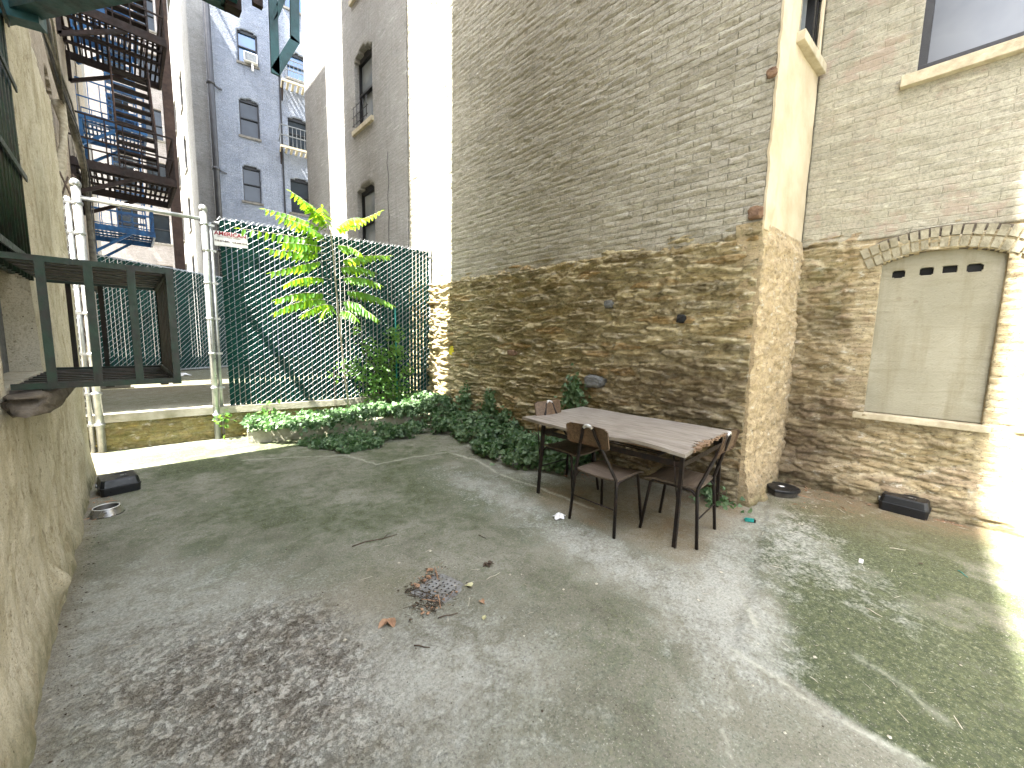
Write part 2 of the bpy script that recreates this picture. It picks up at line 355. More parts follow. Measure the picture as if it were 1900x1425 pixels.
def wood_mat(name, c1, c2, c3, axis=(3, 28, 28), rough=.5):
    k = N_(name); o = k.obj(); g = k.noise(k.scale(o, axis), 1.5, 7, .62, .8)
    col = k.ramp(g, [(.3, c1), (.5, c2), (.7, c3)])
    col = k.mix(k.ramp(k.noise(o, 4, 5, .6), [(.5, 0.), (.75, .5)]), col, c1)
    return k.out(col, rough, 0, k.bump(g, .002), .4)
M['tabletop'] = wood_mat('weathered_veneer', (.13, .11, .088), (.25, .22, .185), (.35, .32, .28), (26, 2.2, 26), .48)
M['chairwood'] = wood_mat('dark_plywood', (.06, .038, .022), (.115, .073, .043), (.17, .115, .07), (26, 3, 26), .5)
M['seatwood'] = wood_mat('seat_plywood', (.04, .03, .021), (.08, .06, .043), (.13, .10, .075), (4, 26, 26), .5)
M['core'] = simple('chipboard_core', (.27, .18, .11), (.13, .08, .05), 30, .9)
M['blackmetal'] = simple('black_steel', (.007, .006, .006), (.022, .012, .008), 26, .5, .2, .001)
M['whitescuff'] = simple('scuffed_steel', (.7, .7, .68), (.3, .28, .25), 40, .5, .2)
M['galv'] = simple('galvanised_steel', (.46, .47, .46), (.27, .29, .29), 9, .38, .75, .0008)
M['wire'] = simple('galvanised_wire', (.46, .48, .48), (.30, .32, .32), 30, .36, .6, .0)
M['slat'] = simple('green_privacy_slat', (.004, .038, .029), (.002, .018, .015), 3, .65, 0, .0006, spec=.1)
M['slatlit'] = simple('teal_slat', (.03, .22, .18), (.02, .13, .11), 5, .42, 0, .0006)
M['greenpaint'] = simple('green_painted_steel', (.004, .022, .010), (.010, .007, .005), 13, .5, .1, .001)
M['greenrust'] = simple('rusty_green_steel', (.009, .013, .006), (.028, .013, .007), 7, .65, .1, .0015)
M['teal'] = simple('teal_painted_steel', (.018, .075, .085), (.01, .03, .035), 9, .5, .1, .001)
M['bluepaint'] = simple('blue_painted_steel', (.02, .12, .30), (.012, .05, .13), 5, .5, .1, .001)
M['rustbrown'] = simple('rusty_brown_steel', (.022, .011, .008), (.008, .005, .004), 6, .75, .1, .002)
M['brownpost'] = simple('brown_post', (.075, .045, .033), (.035, .02, .015), 6, .75, .0, .002)
M['dark'] = simple('painted_interior_shade', (.006, .006, .007), (.004, .004, .004), 2, .8)  # near-black colour stands in for the shade inside openings
M['frame_dark'] = simple('dark_window_frame', (.012, .013, .015), (.008, .008, .009), 12, .45)
M['frame_grey'] = simple('grey_window_frame', (.15, .16, .17), (.09, .10, .10), 12, .5)
M['sill'] = simple('stone_sill', (.50, .45, .33), (.33, .28, .19), 9, .8, 0, .004)
M['sill_grey'] = simple('grey_sill', (.17, .16, .14), (.09, .085, .07), 9, .8, 0, .004)
M['pipe'] = simple('dark_pipe', (.035, .037, .042), (.02, .02, .024), 5, .5)
M['blackplastic'] = simple('black_plastic', (.009, .010, .012), (.006, .006, .007), 14, .38, 0, .0008)
M['rubber_lid'] = simple('dusty_black_plastic', (.06, .056, .048), (.035, .03, .025), 14, .55, 0, .001)
M['steel'] = simple('stainless_steel', (.28, .275, .26), (.2, .195, .18), 6, .3, .85, .0003)
M['white'] = simple('white_plastic', (.72, .72, .70), (.55, .55, .53), 12, .5)
M['paper'] = simple('tissue', (.78, .78, .77), (.6, .6, .6), 30, .9)
M['dirt'] = simple('dirt', (.085, .062, .04), (.03, .022, .015), 30, .95, 0, .006)
M['twig'] = simple('twig', (.10, .07, .05), (.05, .035, .025), 30, .9)
M['paletwig'] = simple('pale_twig', (.5, .47, .38), (.35, .31, .24), 30, .9)
M['dryleaf'] = simple('dry_leaf', (.36, .22, .13), (.20, .11, .065), 25, .8)
M['paleleaf'] = simple('pale_leaf', (.52, .50, .30), (.36, .34, .18), 25, .8)
M['iron'] = simple('cast_iron', (.25, .25, .25), (.14, .135, .125), 20, .55, .5, .001)
M['cement'] = None
M['teal_plastic'] = simple('teal_plastic', (.02, .30, .26), (.01, .16, .14), 10, .35)
M['bark'] = simple('sapling_bark', (.40, .36, .27), (.24, .21, .14), 22, .75, 0, .002)
M['cable'] = simple('weathered_pipe', (.145, .135, .11), (.05, .047, .04), 8, .8, 0, .003)
M['yellow'] = simple('yellow_paint', (.62, .55, .03), (.5, .42, .03), 20, .7)
M['red'] = simple('orange_cloth', (.6, .11, .04), (.4, .06, .03), 20, .7)
M['tarp'] = simple('pale_tarp', (.50, .54, .62), (.33, .36, .43), 6, .6, 0, .003)
M['planter'] = simple('old_concrete', (.36, .34, .27), (.22, .21, .14), 7, .85, 0, .008)
M['shalestone'] = simple('grey_stone', (.15, .155, .15), (.07, .07, .065), 12, .8, 0, .01)
M['terracotta'] = simple('broken_brick', (.24, .15, .09), (.12, .07, .045), 18, .9, 0, .01)

def cement_mat():
    k = N_('cement_render'); o = k.obj(); n1 = k.noise(o, 1.7, 7, .6, .4); n2 = k.noise(k.scale(o, (3, 3, 22)), 1, 5, .6); n3 = k.noise(o, 60, 4, .6)
    col = k.ramp(n1, [(.3, (.24, .228, .17)), (.55, (.30, .282, .215)), (.75, (.36, .345, .28))])
    col = k.mix(k.ramp(n2, [(.52, 0.), (.72, .5)]), col, (.20, .18, .12))
    col = k.mix(k.ramp(k.noise(k.scale(o, (8, 8, .8)), 1.2, 6, .65), [(.5, 0.), (.7, .5)]), col, (.19, .165, .10)); col = k.mix(k.ramp(n3, [(.3, .4), (.42, 0.)]), col, (.2, .18, .13))
    v = k.n('TexVoronoi', Vector=o, Scale=4.2); col = k.mix(k.ramp(v.outputs['Distance'], [(.06, .55), (.10, 0.)]), col, (.2, .17, .12))
    return k.out(col, .8, 0, k.bump(k.math('ADD', n3, k.math('MULTIPLY', n2, .6)), .004), .25)
M['cement'] = cement_mat()

def leaf_mat(name, c1, c2, trans=.5, tcol=None):
    k = N_(name); geo = k.n('NewGeometry'); rnd = geo.outputs['Random Per Island']
    col = k.mix(rnd, c1, c2)
    k.out(col, .45, 0, None, .4)
    tr = k.n('BsdfTranslucent', Color=tcol or tuple(min(1, x*2.2) for x in c2)); mx = k.n('MixShader'); k.put(mx.inputs[0], trans)
    k.t.links.new(k.b.outputs[0], mx.inputs[1]); k.t.links.new(tr.outputs[0], mx.inputs[2])
    k.t.links.new(mx.outputs[0], k.t.nodes['Material Output'].inputs[0]); return k.m
M['ivy'] = leaf_mat('ivy_leaf', (.022, .062, .02), (.17, .25, .13), .25, (.12, .28, .06))
M['ail'] = leaf_mat('tree_of_heaven_leaf', (.03, .12, .012), (.11, .28, .025), .42, (.36, .58, .02))
M['shrub'] = leaf_mat('shrub_leaf', (.05, .14, .025), (.11, .22, .05), .35, (.25, .45, .05))

def glass_mat(name, c, rough=.06, c2=None):
    k = N_(name); o = k.obj(); g = k.noise(o, 1.3, 4, .5)
    col = k.ramp(g, [(.4, c), (.6, c2 or tuple(x*1.8 for x in c))])
    return k.out(col, rough, 0, None, .9)
M['glass'] = glass_mat('window_glass', (.012, .016, .02), .1); M['glass_pale'] = glass_mat('curtained_glass', (.16, .18, .19), .12, (.30, .32, .33))
M['glass_dim'] = glass_mat('dim_curtained_glass', (.045, .055, .07), .3, (.09, .10, .115)); M['glass_sky_tint'] = glass_mat('painted_sky_glass', (.02, .07, .17), .03, (.03, .11, .26))  # the blue glass has the sky reflection painted into its base colour
M['glass'].node_tree.nodes['Principled BSDF'].inputs['Specular IOR Level'].default_value = .4
M['glass_sky_tint'].node_tree.nodes['Principled BSDF'].inputs['Coat Weight'].default_value = 1.0

# ================================================================== the setting: ground
XW, XR, YR, YC = 4.13, 5.30, .95, 1.0       # main wall, right wall, return wall
FA, FB = Vector((.90, 7.03, 0)), Vector((4.16, 6.43, 0)); FD = (FB-FA).normalized(); FN = Vector((FD.y, -FD.x, 0))   # fence line, FN faces the yard
TZ = .47
def blob(U, V, x, y, rx, ry, a=0):
    c, s = math.cos(a), math.sin(a); dx = U-x; dy = V-y; return np.exp(-(((dx*c+dy*s)/rx)**2+((-dx*s+dy*c)/ry)**2))
def line_mask(U, V, pts, w):
    m = np.zeros(U.shape); wob = .05*(fbm(U*9, V*9, 3, 77)-.5); wob2 = .05*(fbm(U*9+50, V*9, 3, 78)-.5)
    for (x0, y0), (x1, y1) in zip(pts[:-1], pts[1:]):
        dx, dy = x1-x0, y1-y0; t = np.clip(((U+wob-x0)*dx+(V+wob2-y0)*dy)/(dx*dx+dy*dy), 0, 1)
        d = np.hypot(U+wob-x0-t*dx, V+wob2-y0-t*dy); m = np.maximum(m, np.exp(-(d/w)**2))
    return m
CR1 = [(.9, 5.6), (1.37, 5.34), (1.92, 5.02), (2.06, 4.39), (2.49, 4.37), (3.0, 4.25), (3.1, 3.78), (2.95, 3.07), (2.99, 2.57), (2.97, 1.89)]
def yard_h(U, V):
    X = U-.9; Y = V-4.0
    h = .012*(fbm(X*.7, Y*.7, 3, 3)-.5)+.006*(fbm(X*4, Y*4, 4, 5)-.5)+.003*(fbm(X*18, Y*18, 3, 6)-.5)
    # the mossy slab on the right has a raised broken edge
    ex = 2.10-.13*sstep(.45, -.3, Y)+.05*(fbm(Y*5, X*0+3, 3, 8)-.5); ey = .47+.15*(X-2.2)+.06*(fbm(X*5, X*0, 3, 9)-.5)
    slab = sstep(0, .025, X-ex)*sstep(0, .04, ey-Y)
    h = h+.016*slab
    # the thin overlay towards the planter
    over = sstep(-.02, .02, Y-(4.2+.95*sstep(2.1, 1.75, X)+.35*sstep(1.3, .9, X)+.12*(fbm(X*4, Y*0, 3, 12)-.5)-.4*sstep(2.9, 3.2, X)*1.0))
    h = h+.008*over
    # rough spalled zone by the camera
    dk = blob(X, Y, .42, 2.15, .28, .30, -.6)*1.1+blob(X, Y, .52, 1.8, .22, .28)*.9+.85*blob(X, Y, .16, 1.9, .3, .5, .3)+.4*blob(X, Y, -.1, 2.4, .3, .5)+.5*blob(X, Y, .3, 1.2, .5, .5)
    h = h-.006*np.clip(dk, 0, 1)*sstep(.5, .6, fbm(X*16, Y*16, 4, 21))
    gully = blob(X, Y, 1.0, 2.15, .5, .22, .5); h = h-.012*gully-.02*blob(X, Y, 1.28, 1.9, .2, .2)
    n = fbm(X*1.3, Y*1.3, 5, 31); n2 = fbm(X*4, Y*4, 5, 33)
    moss = .95*slab*(.55+.9*n2)*(.25+.75*np.clip(sstep(.45, .0, Y-.1*(X-2.2))*sstep(4.2, 2.6, X)+.8*blob(X, Y, 4.4, -.3, .8, .5), 0, 1))+.95*blob(X, Y, 1.4, 6.2, 2.4, .9)+.8*blob(X, Y, 2.6, 4.6, .8, .7)+.75*blob(X, Y, 3.9, -.1, 1.3, .75)+.6*blob(X, Y, 4.5, .3, .6, .4)
    moss = moss+.5*blob(X, Y, 3.2, .35, .8, .4, .3)+.35*blob(X, Y, 1.4, 3.4, 1.4, 1.0)+.45*blob(X, Y, 1.75, 1.1, .45, .7, -.3)+.45*blob(X, Y, .5, 4.3, .8, 1.0)+.6*blob(X, Y, 3.0, 2.4, .5, .6)+.35*blob(X, Y, 2.2, 3.0, .7, .8)+.3*sstep(.42, .62, n)
    moss = moss*(.55+.75*sstep(.3, .6, n2))
    pale = 1.0*blob(X, Y, 2.85, .70, 1.0, .24, .25)+.8*blob(X, Y, 3.7, .45, .7, .25, .3)+.9*blob(X, Y, 2.36, 1.3, .22, .7)+.7*blob(X, Y, 2.55, 2.9, .3, .9)+.8*blob(X, Y, .1, 2.4, .6, .6)+.8*blob(X, Y, .55, 1.6, .5, .4)+.6*blob(X, Y, -.1, 3.0, .35, .5)+.55*blob(X, Y, 1.0, 1.2, .5, .5)+.7*blob(X, Y, 3.3, 3.0, .3, .5)+.5*blob(X, Y, 2.2, .2, .25, .6)+.6*blob(X, Y, 3.0, -.1, .6, .2, .6)
    nearslab = slab*sstep(.35, .05, Y-.1*(X-2.2))*sstep(3.6, 2.6, X); pale = pale*(1-.93*nearslab)
    moss = moss*(.70+.30*np.maximum(nearslab, sstep(5.0, 6.0, Y)))+.35*nearslab
    ed = .10*(fbm(X*4, Y*4, 4, 37)-.5)+.05*(fbm(X*15, Y*15, 3, 38)-.5)
    brown = .85*sstep(-.05, .12, X+ed-2.66)*sstep(0, .08, 4.4-X)*sstep(-.05, .12, Y+ed-.86)*sstep(-.1, .35, 2.62-Y+2*ed)*(.3+1.0*n2)+.9*sstep(.5, .1, XR-X-.3*n)*sstep(.2, .0, np.abs(Y+.0)-1.1)+.75*blob(X, Y, 4.8, .3, .6, .7)+.35*blob(X, Y, .85, 2.1, .4, .3)+.6*sstep(.14, .0, X+.38)
    brown = brown*(.5+.9*n2)
    crack = line_mask(X, Y, CR1, .016)*.8+line_mask(X, Y, [(2.1, .46), (2.04, .2), (1.98, -.2), (1.93, -.8)], .010)+line_mask(X, Y, [(2.35, .42), (2.5, .5), (2.6, .55)], .012)+.35*line_mask(X, Y, [(2.5, .02), (2.4, -.15), (2.3, -.28)], .02)+.5*line_mask(X, Y, [(1.0, .0), (1.6, .35), (2.1, .46)], .004)+.6*line_mask(X, Y, [(4.0, .95), (4.5, .2), (5.2, -.1)], .004)
    crack = crack*sstep(.25, .5, fbm(X*9, Y*9, 4, 39)+.1)
    return h, dict(moss=np.clip(moss, 0, 1.2), pale=np.clip(pale, 0, 1), dark=np.clip(dk, 0, 1), brown=np.clip(brown, 0, 1), crack=np.clip(crack, 0, 1))
def yz(x, y): 
    h, _ = yard_h(np.array([[x+.9]]), np.array([[y+4.0]])); return float(h[0, 0])
yard = relief('ground', M['ground'], None, (-.9, -4, 0), (1, 0, 0), (0, 1, 0), (0, 0, 1), 6.6, 11.6, .022, yard_h, skirt=.1)
tag(yard, kind='structure')
g = G(); g.quad((-150, -150, -.06), (150, -150, -.06), (150, 150, -.06), (-150, 150, -.06)); tag(g.build('terrain', M['planter']), kind='structure')
def terr_h(U, V):
    X = U-.7; Y = V+6.3
    return .01*(fbm(X, Y, 3, 4)-.5), dict(moss=.55+.5*(fbm(X*1.1, Y*1.1, 4, 41)-.4), pale=.5*blob(X, Y, .3, 7.4, 1.2, .3), dark=X*0, brown=.25+.3*blob(X, Y, .5, 10, 1, 1), crack=X*0)
def front_of_fence(u, v):
    X = u-.7; Y = v+6.3; yl = np.where(X < .9, 7.03+(.9-X)*.09, 7.03-(X-.9)*.184); return Y < yl+.05
te = relief('terrace', M['ground'], None, (-.7, 6.3, TZ), (1, 0, 0), (0, 1, 0), (0, 0, 1), 7.5, 17, .05, terr_h, holes=(front_of_fence,), skirt=.3)
tag(te, kind='structure')

# ================================================================== wall relief functions
def stone_h(u0=0, sx=.34, sz=.095, amp=.045, s=1, dkf=None, msf=None, batter=0, top=None, topamt=.05, jl=.16):
    def f(U, V):
        X = U+u0
        wx = X+.12*(fbm(X*3, V*3, 3, s+3)-.5)+.03*(fbm(X*16, V*16, 2, s+4)-.5); wv = V+.045*(fbm(X*2.2, V*4, 4, s+6)-.5)+.02*(fbm(X*14, V*20, 3, s+7)-.5)
        f1, f2, c = worley(wx/sx, wv/sz, s); e = f2-f1
        jt = 1-sstep(.03, jl, e)
        f1b, f2b, cb = worley(wx/(sx*.45)+9, wv/(sz*.5), s+40)
        h = amp*(sstep(0, .3, e)*(.35+.65*c))+amp*.5*sstep(0, .3, f2b-f1b)*cb+amp*1.1*(fbm(X*5, V*14, 5, s+11)-.5)+amp*1.0*(fbm(X*1.3, V*1.6, 3, s+15)-.5)
        h = h+.5*amp*(fbm(X*26, V*48, 3, s+19)-.5)+.9*amp*(sstep(.45, .55, fbm(X*4, V*11, 4, s+27))-.5)*.6+.6*amp*(ridge(X*8, V*17, 3, s+29)-.5)
        if batter: h = h+batter*(1-V/V.max())
        if top: h = h-topamt*sstep(top-.06, top, V+.07*(fbm(X*3, X*0, 4, s+21)-.5)+.02*(fbm(X*22, V*0, 2, s+25)-.5))
        dk = dkf(X, V) if dkf else X*0; ms = msf(X, V) if msf else X*0
        return h, dict(cell=c, jt=np.clip(jt, 0, 1), dk=np.clip(dk, 0, 1), ms=np.clip(ms, 0, 1))
    return f
def brick_h(u0=0, v0=0, amp=.006, joint=.007, s=2, wave=.012, rough=.008):
    def f(U, V):
        X = U+u0+.015*(fbm(U*6, V*6, 3, s+1)-.5); Z = V+v0+.015*(fbm(U*2.5, V*5, 3, s+2)-.5)
        row = np.floor(Z/.069); fz = Z/.069-row; fx0 = X/.215+.5*(row % 2)+.15*_hash(row, row*0, s); col = np.floor(fx0); fx = fx0-col
        ez = np.minimum(fz, 1-fz)*.069; ex = np.minimum(fx, 1-fx)*.215
        jz = 1-sstep(.002, .013, ez); jx = (1-sstep(.002, .010, ex))*.3
        k = sstep(.33, .55, fbm(U*2.3, V*3.1, 4, s+8)); j = np.maximum(jz, jx)*(.35+.65*k)
        h = -joint*j+amp*(_hash(row, col, s+3)-.5)*(.3+k)+wave*(fbm(U*1.2, V*1.2, 3, s+4)-.5)+rough*(fbm(U*11, V*22, 5, s+5, .6)-.5)+rough*1.6*(fbm(U*5, V*24, 4, s+55, .6)-.5)
        h = h+.007*sstep(.55, .75, fbm(U*7, V*16, 4, s+31))
        return h, {}
    return f

# ================================================================== the main brick building with its return and right-hand wing
mainb = empty('brick_building', (XW+.5, YR, 0), 'grey painted brick building on crumbling tan rubble base, behind the table, with blocked window', 'building')
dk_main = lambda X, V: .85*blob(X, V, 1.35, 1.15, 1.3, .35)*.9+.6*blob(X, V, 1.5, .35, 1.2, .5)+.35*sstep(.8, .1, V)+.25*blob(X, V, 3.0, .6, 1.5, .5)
ms_main = lambda X, V: .5*sstep(.5, 0, V)*sstep(1.5, 3.5, X)+.35*blob(X, V, 5.3, 1.6, .8, 1.0)
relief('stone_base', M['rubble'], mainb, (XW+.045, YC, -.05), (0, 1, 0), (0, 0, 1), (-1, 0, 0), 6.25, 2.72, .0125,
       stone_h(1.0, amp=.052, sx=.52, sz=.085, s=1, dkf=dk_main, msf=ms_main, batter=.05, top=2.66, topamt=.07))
relief('brick_wall', M['brick_main'], mainb, (XW+.05, YC+.012, 2.5), (0, 1, 0), (0, 0, 1), (-1, 0, 0), 6.25, 6.88, .0145, brick_h(rough=.010, amp=.002, joint=.0055))
bd = G(); bd.box((XW+.10, YC+.03, 0), (9, 7.2, 9.4)); bd.box((XR+.12, -7, 0), (9, YC+.02, 9.4))
bd.build('brick_body', M['brick_main'], mainb, local=False)
# return wall (faces the camera side)
RO = Vector((XW, YC, 0)); RE = Vector((XR, .88, 0)); RD = (RE-RO).normalized(); RN = Vector((RD.y, -RD.x, 0))
RL = (RE-RO).length
def ret_h(U, V):
    h, a = stone_h(0, .16, .15, .017, 61, jl=.6)(U, V); t = sstep(2.55, 2.68, V+.1*(fbm(U*4, V, 3, 2)-.5))
    return h+.02-.02*t-h*t*.8+.10*sstep(.5, 0, V)*(.5+fbm(U*6, V*6, 3, 5))*sstep(1.2, .2, U), dict(a, jt=.45+.5*a['jt'], dk=.5*sstep(.5, .05, V)+.5*sstep(.85, 1.1, U)*sstep(2, .8, V)+.25*fbm(U*3, V*2, 3, 66), ms=.4*sstep(.22, .0, U)*sstep(1.8, 3, V)+.5*sstep(.3, 0, V))
relief('return_stone', M['rubble_pale'], mainb, RO+Vector((0, 0, -.05)), RD, (0, 0, 1), RN, RL, 2.72, .014, ret_h)
def pil_h(U, V): 
    ar = sstep(.30, .20, U+.05*(fbm(V*5, U*0, 3, 8)-.5))
    return .012*(fbm(U*7, V*3, 4, 70)-.5)+.018*ar*(.4+fbm(U*9, V*9, 4, 71)), dict(ms=.55*ar*sstep(.35, .6, fbm(U*3, V*2, 3, 73)+.1))
WX0 = .50   # window on the return wall, distance along it
relief('return_wall', M['pier'], mainb, RO+RD*.035+Vector((0, 0, 2.6))+RN*-.01, RD, (0, 0, 1), RN, RL-.035, 6.6, .02, pil_h, holes=((WX0-.035, 1.085, 1.83, 3.6),), skirt=.02)
Mr = Matrix((RD, -RN, Vector((0, 0, 1)))).transposed().to_4x4(); Mr.translation = RO    # local x along wall, y into wall
w = empty('window', (0, 0, 0), None, None); w.parent = mainb; w.matrix_parent_inverse = Matrix(); 
for k in ('label', 'category'):
    if k in w: del w[k]
def part_empty(name, parent):
    o = bpy.data.objects.new(name, None); COL.objects.link(o); o.parent = parent; o.empty_display_size = .1; return o
bpy.data.objects.remove(w)
g = G(); g.box((WX0, .12, 4.43), (1.12, .14, 6.2), Mr); wpane = g.build('window', M['glass_pale'], mainb, local=False)
g = G(); 
for x in (WX0+.02, .60+.42, 1.10): g.box((x-.025, .05, 4.43), (x+.025, .13, 6.2), Mr)
g.box((WX0, .05, 4.43), (1.12, .13, 4.49), Mr); g.box((WX0, .04, 5.05), (1.12, .12, 5.11), Mr); g.build('frame', M['frame_dark'], wpane, local=False)
g = G(); g.box((WX0-.06, -.06, 4.34), (1.155, .12, 4.43), Mr); g.build('sill', M['sill'], wpane, bevel=.008, local=False)

# right wall: stone base with blocked window, brick above with a wide dark framed window
def right_h(U, V):
    h, a = stone_h(20, .34, .09, .036, 91)(U, V); Y = .88-U
    hb, _ = brick_h(0, 0, .008, .010, 95)(U, V)
    bz = np.clip(np.maximum(sstep(.44, .52, U+.12*(fbm(U*3, V*9, 3, 7)-.5))*sstep(.95, 1.05, V), sstep(1.40, 1.42, U)), 0, 1)
    bot = .14*sstep(.50, .15, V+.12*(fbm(U*3, V*2, 3, 99)-.5))*(.6+.8*fbm(U*4, V*4, 3, 98))
    h = h*(1-bz)+(hb+.02)*bz+bot*.8-.07*sstep(2.60, 2.66, V+.03*(fbm(U*5, U*0, 3, 4)-.5))
    dk = .9*blob(U, V, .2, .5, .35, .9)+.5*blob(U, V, .3, 1.9, .25, .3)+.5*sstep(.35, .05, V)+.3*blob(U, V, .7, 1.0, .3, .3)
    return h, dict(a, jt=np.clip(a['jt']+.3*bz, 0, 1), dk=np.clip(dk, 0, 1), ms=.35*blob(U, V, .25, 2.3, .3, .5)+.3*sstep(.3, 0, V))
BWY0, BWY1, BWZ0, BWZ1 = .22, -.555, .90, 2.36
def arch_hole(u, v): 
    t = (u-(.88-BWY0))/(BWY0-BWY1); top = BWZ1+.05+.09*(1-(2*t-1)**2); return (t > 0) & (t < 1) & (v > BWZ0+.05) & (v < top)
relief('right_stone', M['rubble_right'], mainb, (XR-.02, .88, -.05), (0, -1, 0), (0, 0, 1), (-1, 0, 0), 4.6, 2.75, .0135, right_h, holes=(arch_hole,))
UWY, UWZ = .16, 4.06
relief('right_brick', M['brick_right'], mainb, (XR+.02, .89, 2.62), (0, -1, 0), (0, 0, 1), (-1, 0, 0), 6.0, 6.5, .02, brick_h(4, 0, .0015, .001, 13, rough=.007), holes=((.89-UWY, .89+1.25, UWZ-2.62, 5.75-2.62),))
# cement panel with four vents, behind the arch
pz = BWZ1+.12-BWZ0
def pan_h(U, V): return .004*(fbm(U*4, V*4, 3, 55)-.5), {}
def vent(u, v):
    r = np.zeros(u.shape, bool)
    for a, b, z in ((.09, .175, 2.262), (.275, .36, 2.268), (.415, .505, 2.272), (.56, .655, 2.268)): 
        cx = (a+b)/2; hw = (b-a)/2; q = np.maximum(abs(u-cx)/hw, 0)**6+(abs(v+BWZ0-z)/.034)**6; r |= q < 1
    return r
pn = relief('blocked_window', M['cement'], mainb, (XR+.035, BWY0+.01, BWZ0), (0, -1, 0), (0, 0, 1), (-1, 0, 0), BWY0-BWY1+.02, pz, .008, pan_h, holes=(vent,), skirt=.06)
g = G(); g.box((XR+.07, BWY0, BWZ0+1.2), (XR+.09, BWY1, BWZ0+pz)); g.build('vent_shade_sheet', M['dark'], pn, local=False)  # near-black sheet painted as the shade behind the vents
g = G(); g.box((XR-.075, .30, .835), (XR+.04, -.60, .895)); g.build('sill', M['sill'], pn, bevel=.006, local=False)
g = G(); n = 30     # two courses of voussoirs
for crs in range(2):
    for i in range(17):
        t0 = -.12+1.26*i/17+.004*random.random(); t1 = -.12+1.26*(i+1)/17-.014
        def ap(t, r): 
            yy = BWY0+(BWY1-BWY0)*t; zz = BWZ1+.09*(1-(2*t-1)**2)+r; sl = .09*4*(2*t-1)/(BWY0-BWY1)*-1; return yy+(r*.35*(1-2*t)), zz
        r0 = .012+.098*crs+random.uniform(-.004, .004); r1 = r0+.084
        x0 = XR-.042-random.uniform(0, .012)-.004*crs
        P = [ap(t0, r0), ap(t1, r0), ap(t1, r1), ap(t0, r1)]
        A = [(x0+random.uniform(-.004, .004), y, z) for y, z in P]; B = [(XR+.05, y, z) for y, z in P]
        g.quad(*A[::-1]); 
        for a in range(4): b = (a+1) % 4; g.quad(A[a], A[b], B[b], B[a])
vo = g.build('window_arch', M['arch'], pn, bevel=.007, local=False)
g = G()
for i in range(24):
    A0, A1 = ap(-.13+1.28*i/24, .0), ap(-.13+1.28*(i+1)/24, .0); B0, B1 = ap(-.13+1.28*i/24, .205), ap(-.13+1.28*(i+1)/24, .205)
    g.quad((XR-.026, *A0), (XR-.026, *B0), (XR-.026, *B1), (XR-.026, *A1)); g.quad((XR-.026, *A0), (XR-.026, *A1), (XR+.04, *A1), (XR+.04, *A0)); g.quad((XR-.026, *B1), (XR-.026, *B0), (XR+.04, *B0), (XR+.04, *B1))
g.build('arch_mortar', M['sillrock'], vo, local=False)
g = G(); g.box((XR+.095, UWY, UWZ), (XR+.115, -1.25, 5.76)); uw = g.build('window', M['glass_dim'], mainb, local=False); uw['label'] = 'wide dark framed window with pale curtained glass'
g = G()
for y in (UWY-.035, -.72, -1.22): g.box((XR+.03, y-.035, UWZ), (XR+.093, y+.035, 5.76))
g.box((XR+.025, UWY, UWZ), (XR+.093, -1.25, UWZ+.07)); g.box((XR+.025, UWY, 5.7), (XR+.093, -1.25, 5.76)); g.build('frame', M['frame_dark'], uw, bevel=.004, local=False)
g = G(); g.box((XR-.05, UWY+.09, UWZ-.10), (XR+.03, -1.33, UWZ+.0)); g.build('sill', M['sill'], uw, bevel=.006, local=False)
# odd stones and a broken brick poking from the stone base
def rock(g, c, r, s=0):
    base = len(g.v); nu, nv = 30, 18
    for i in range(nv+1):
        for j in range(nu):
            th = math.pi*i/nv; ph = 2*math.pi*j/nu; a = math.cos(ph)*math.sin(th); b = math.sin(ph)*math.sin(th); cz = math.cos(th)
            k = .72+.55*float(fbm(np.array([a*1.6+s*3.1+cz]), np.array([b*1.6+cz*2.2+s]), 2, 7)[0])+.16*float(ridge(np.array([a*3+s]), np.array([b*3+cz*4]), 3, 9)[0])
            sg = lambda t: math.copysign(abs(t)**.62, t)
            g.v.append((c[0]+r[0]*k*sg(a), c[1]+r[1]*k*sg(b), c[2]+r[2]*k*sg(cz)))
    for i in range(nv):
        for j in range(nu): a = base+i*nu+j; b = base+i*nu+(j+1) % nu; g.f.append((a, a+nu, b+nu, b)); g.sm.append(False)
for (px, py, r, mt, nm) in ((1103, 708, (.06, .13, .07), 'shalestone', 'protruding_stone'), (1264, 592, (.035, .04, .04), 'dark', 'hole_shade_lump'), (1130, 565, (.04, .05, .04), 'shalestone', 'protruding_stone'), (950, 655, (.02, .09, .035), 'terracotta', 'brick_shard')):
    p = onX(px, py, XW-.03); g = G(); rock(g, p, r, px); g.build(nm, M[mt], mainb, local=False)  # the near-black lump paints the shade of a hole
for (px, py, r) in ((1402, 395, (.03, .055, .05)), (1432, 135, (.015, .035, .035))):
    p = onX(px, py, XW+.0); g = G(); rock(g, p, r, px); g.build('broken_brick', M['terracotta'], mainb, bevel=0, local=False)
p = onX(838, 651, XW-.012); g = G(); rock(g, p, (.02, .07, .075), 4); g.build('yellow_paint_mark', M['yellow'], mainb, local=False)

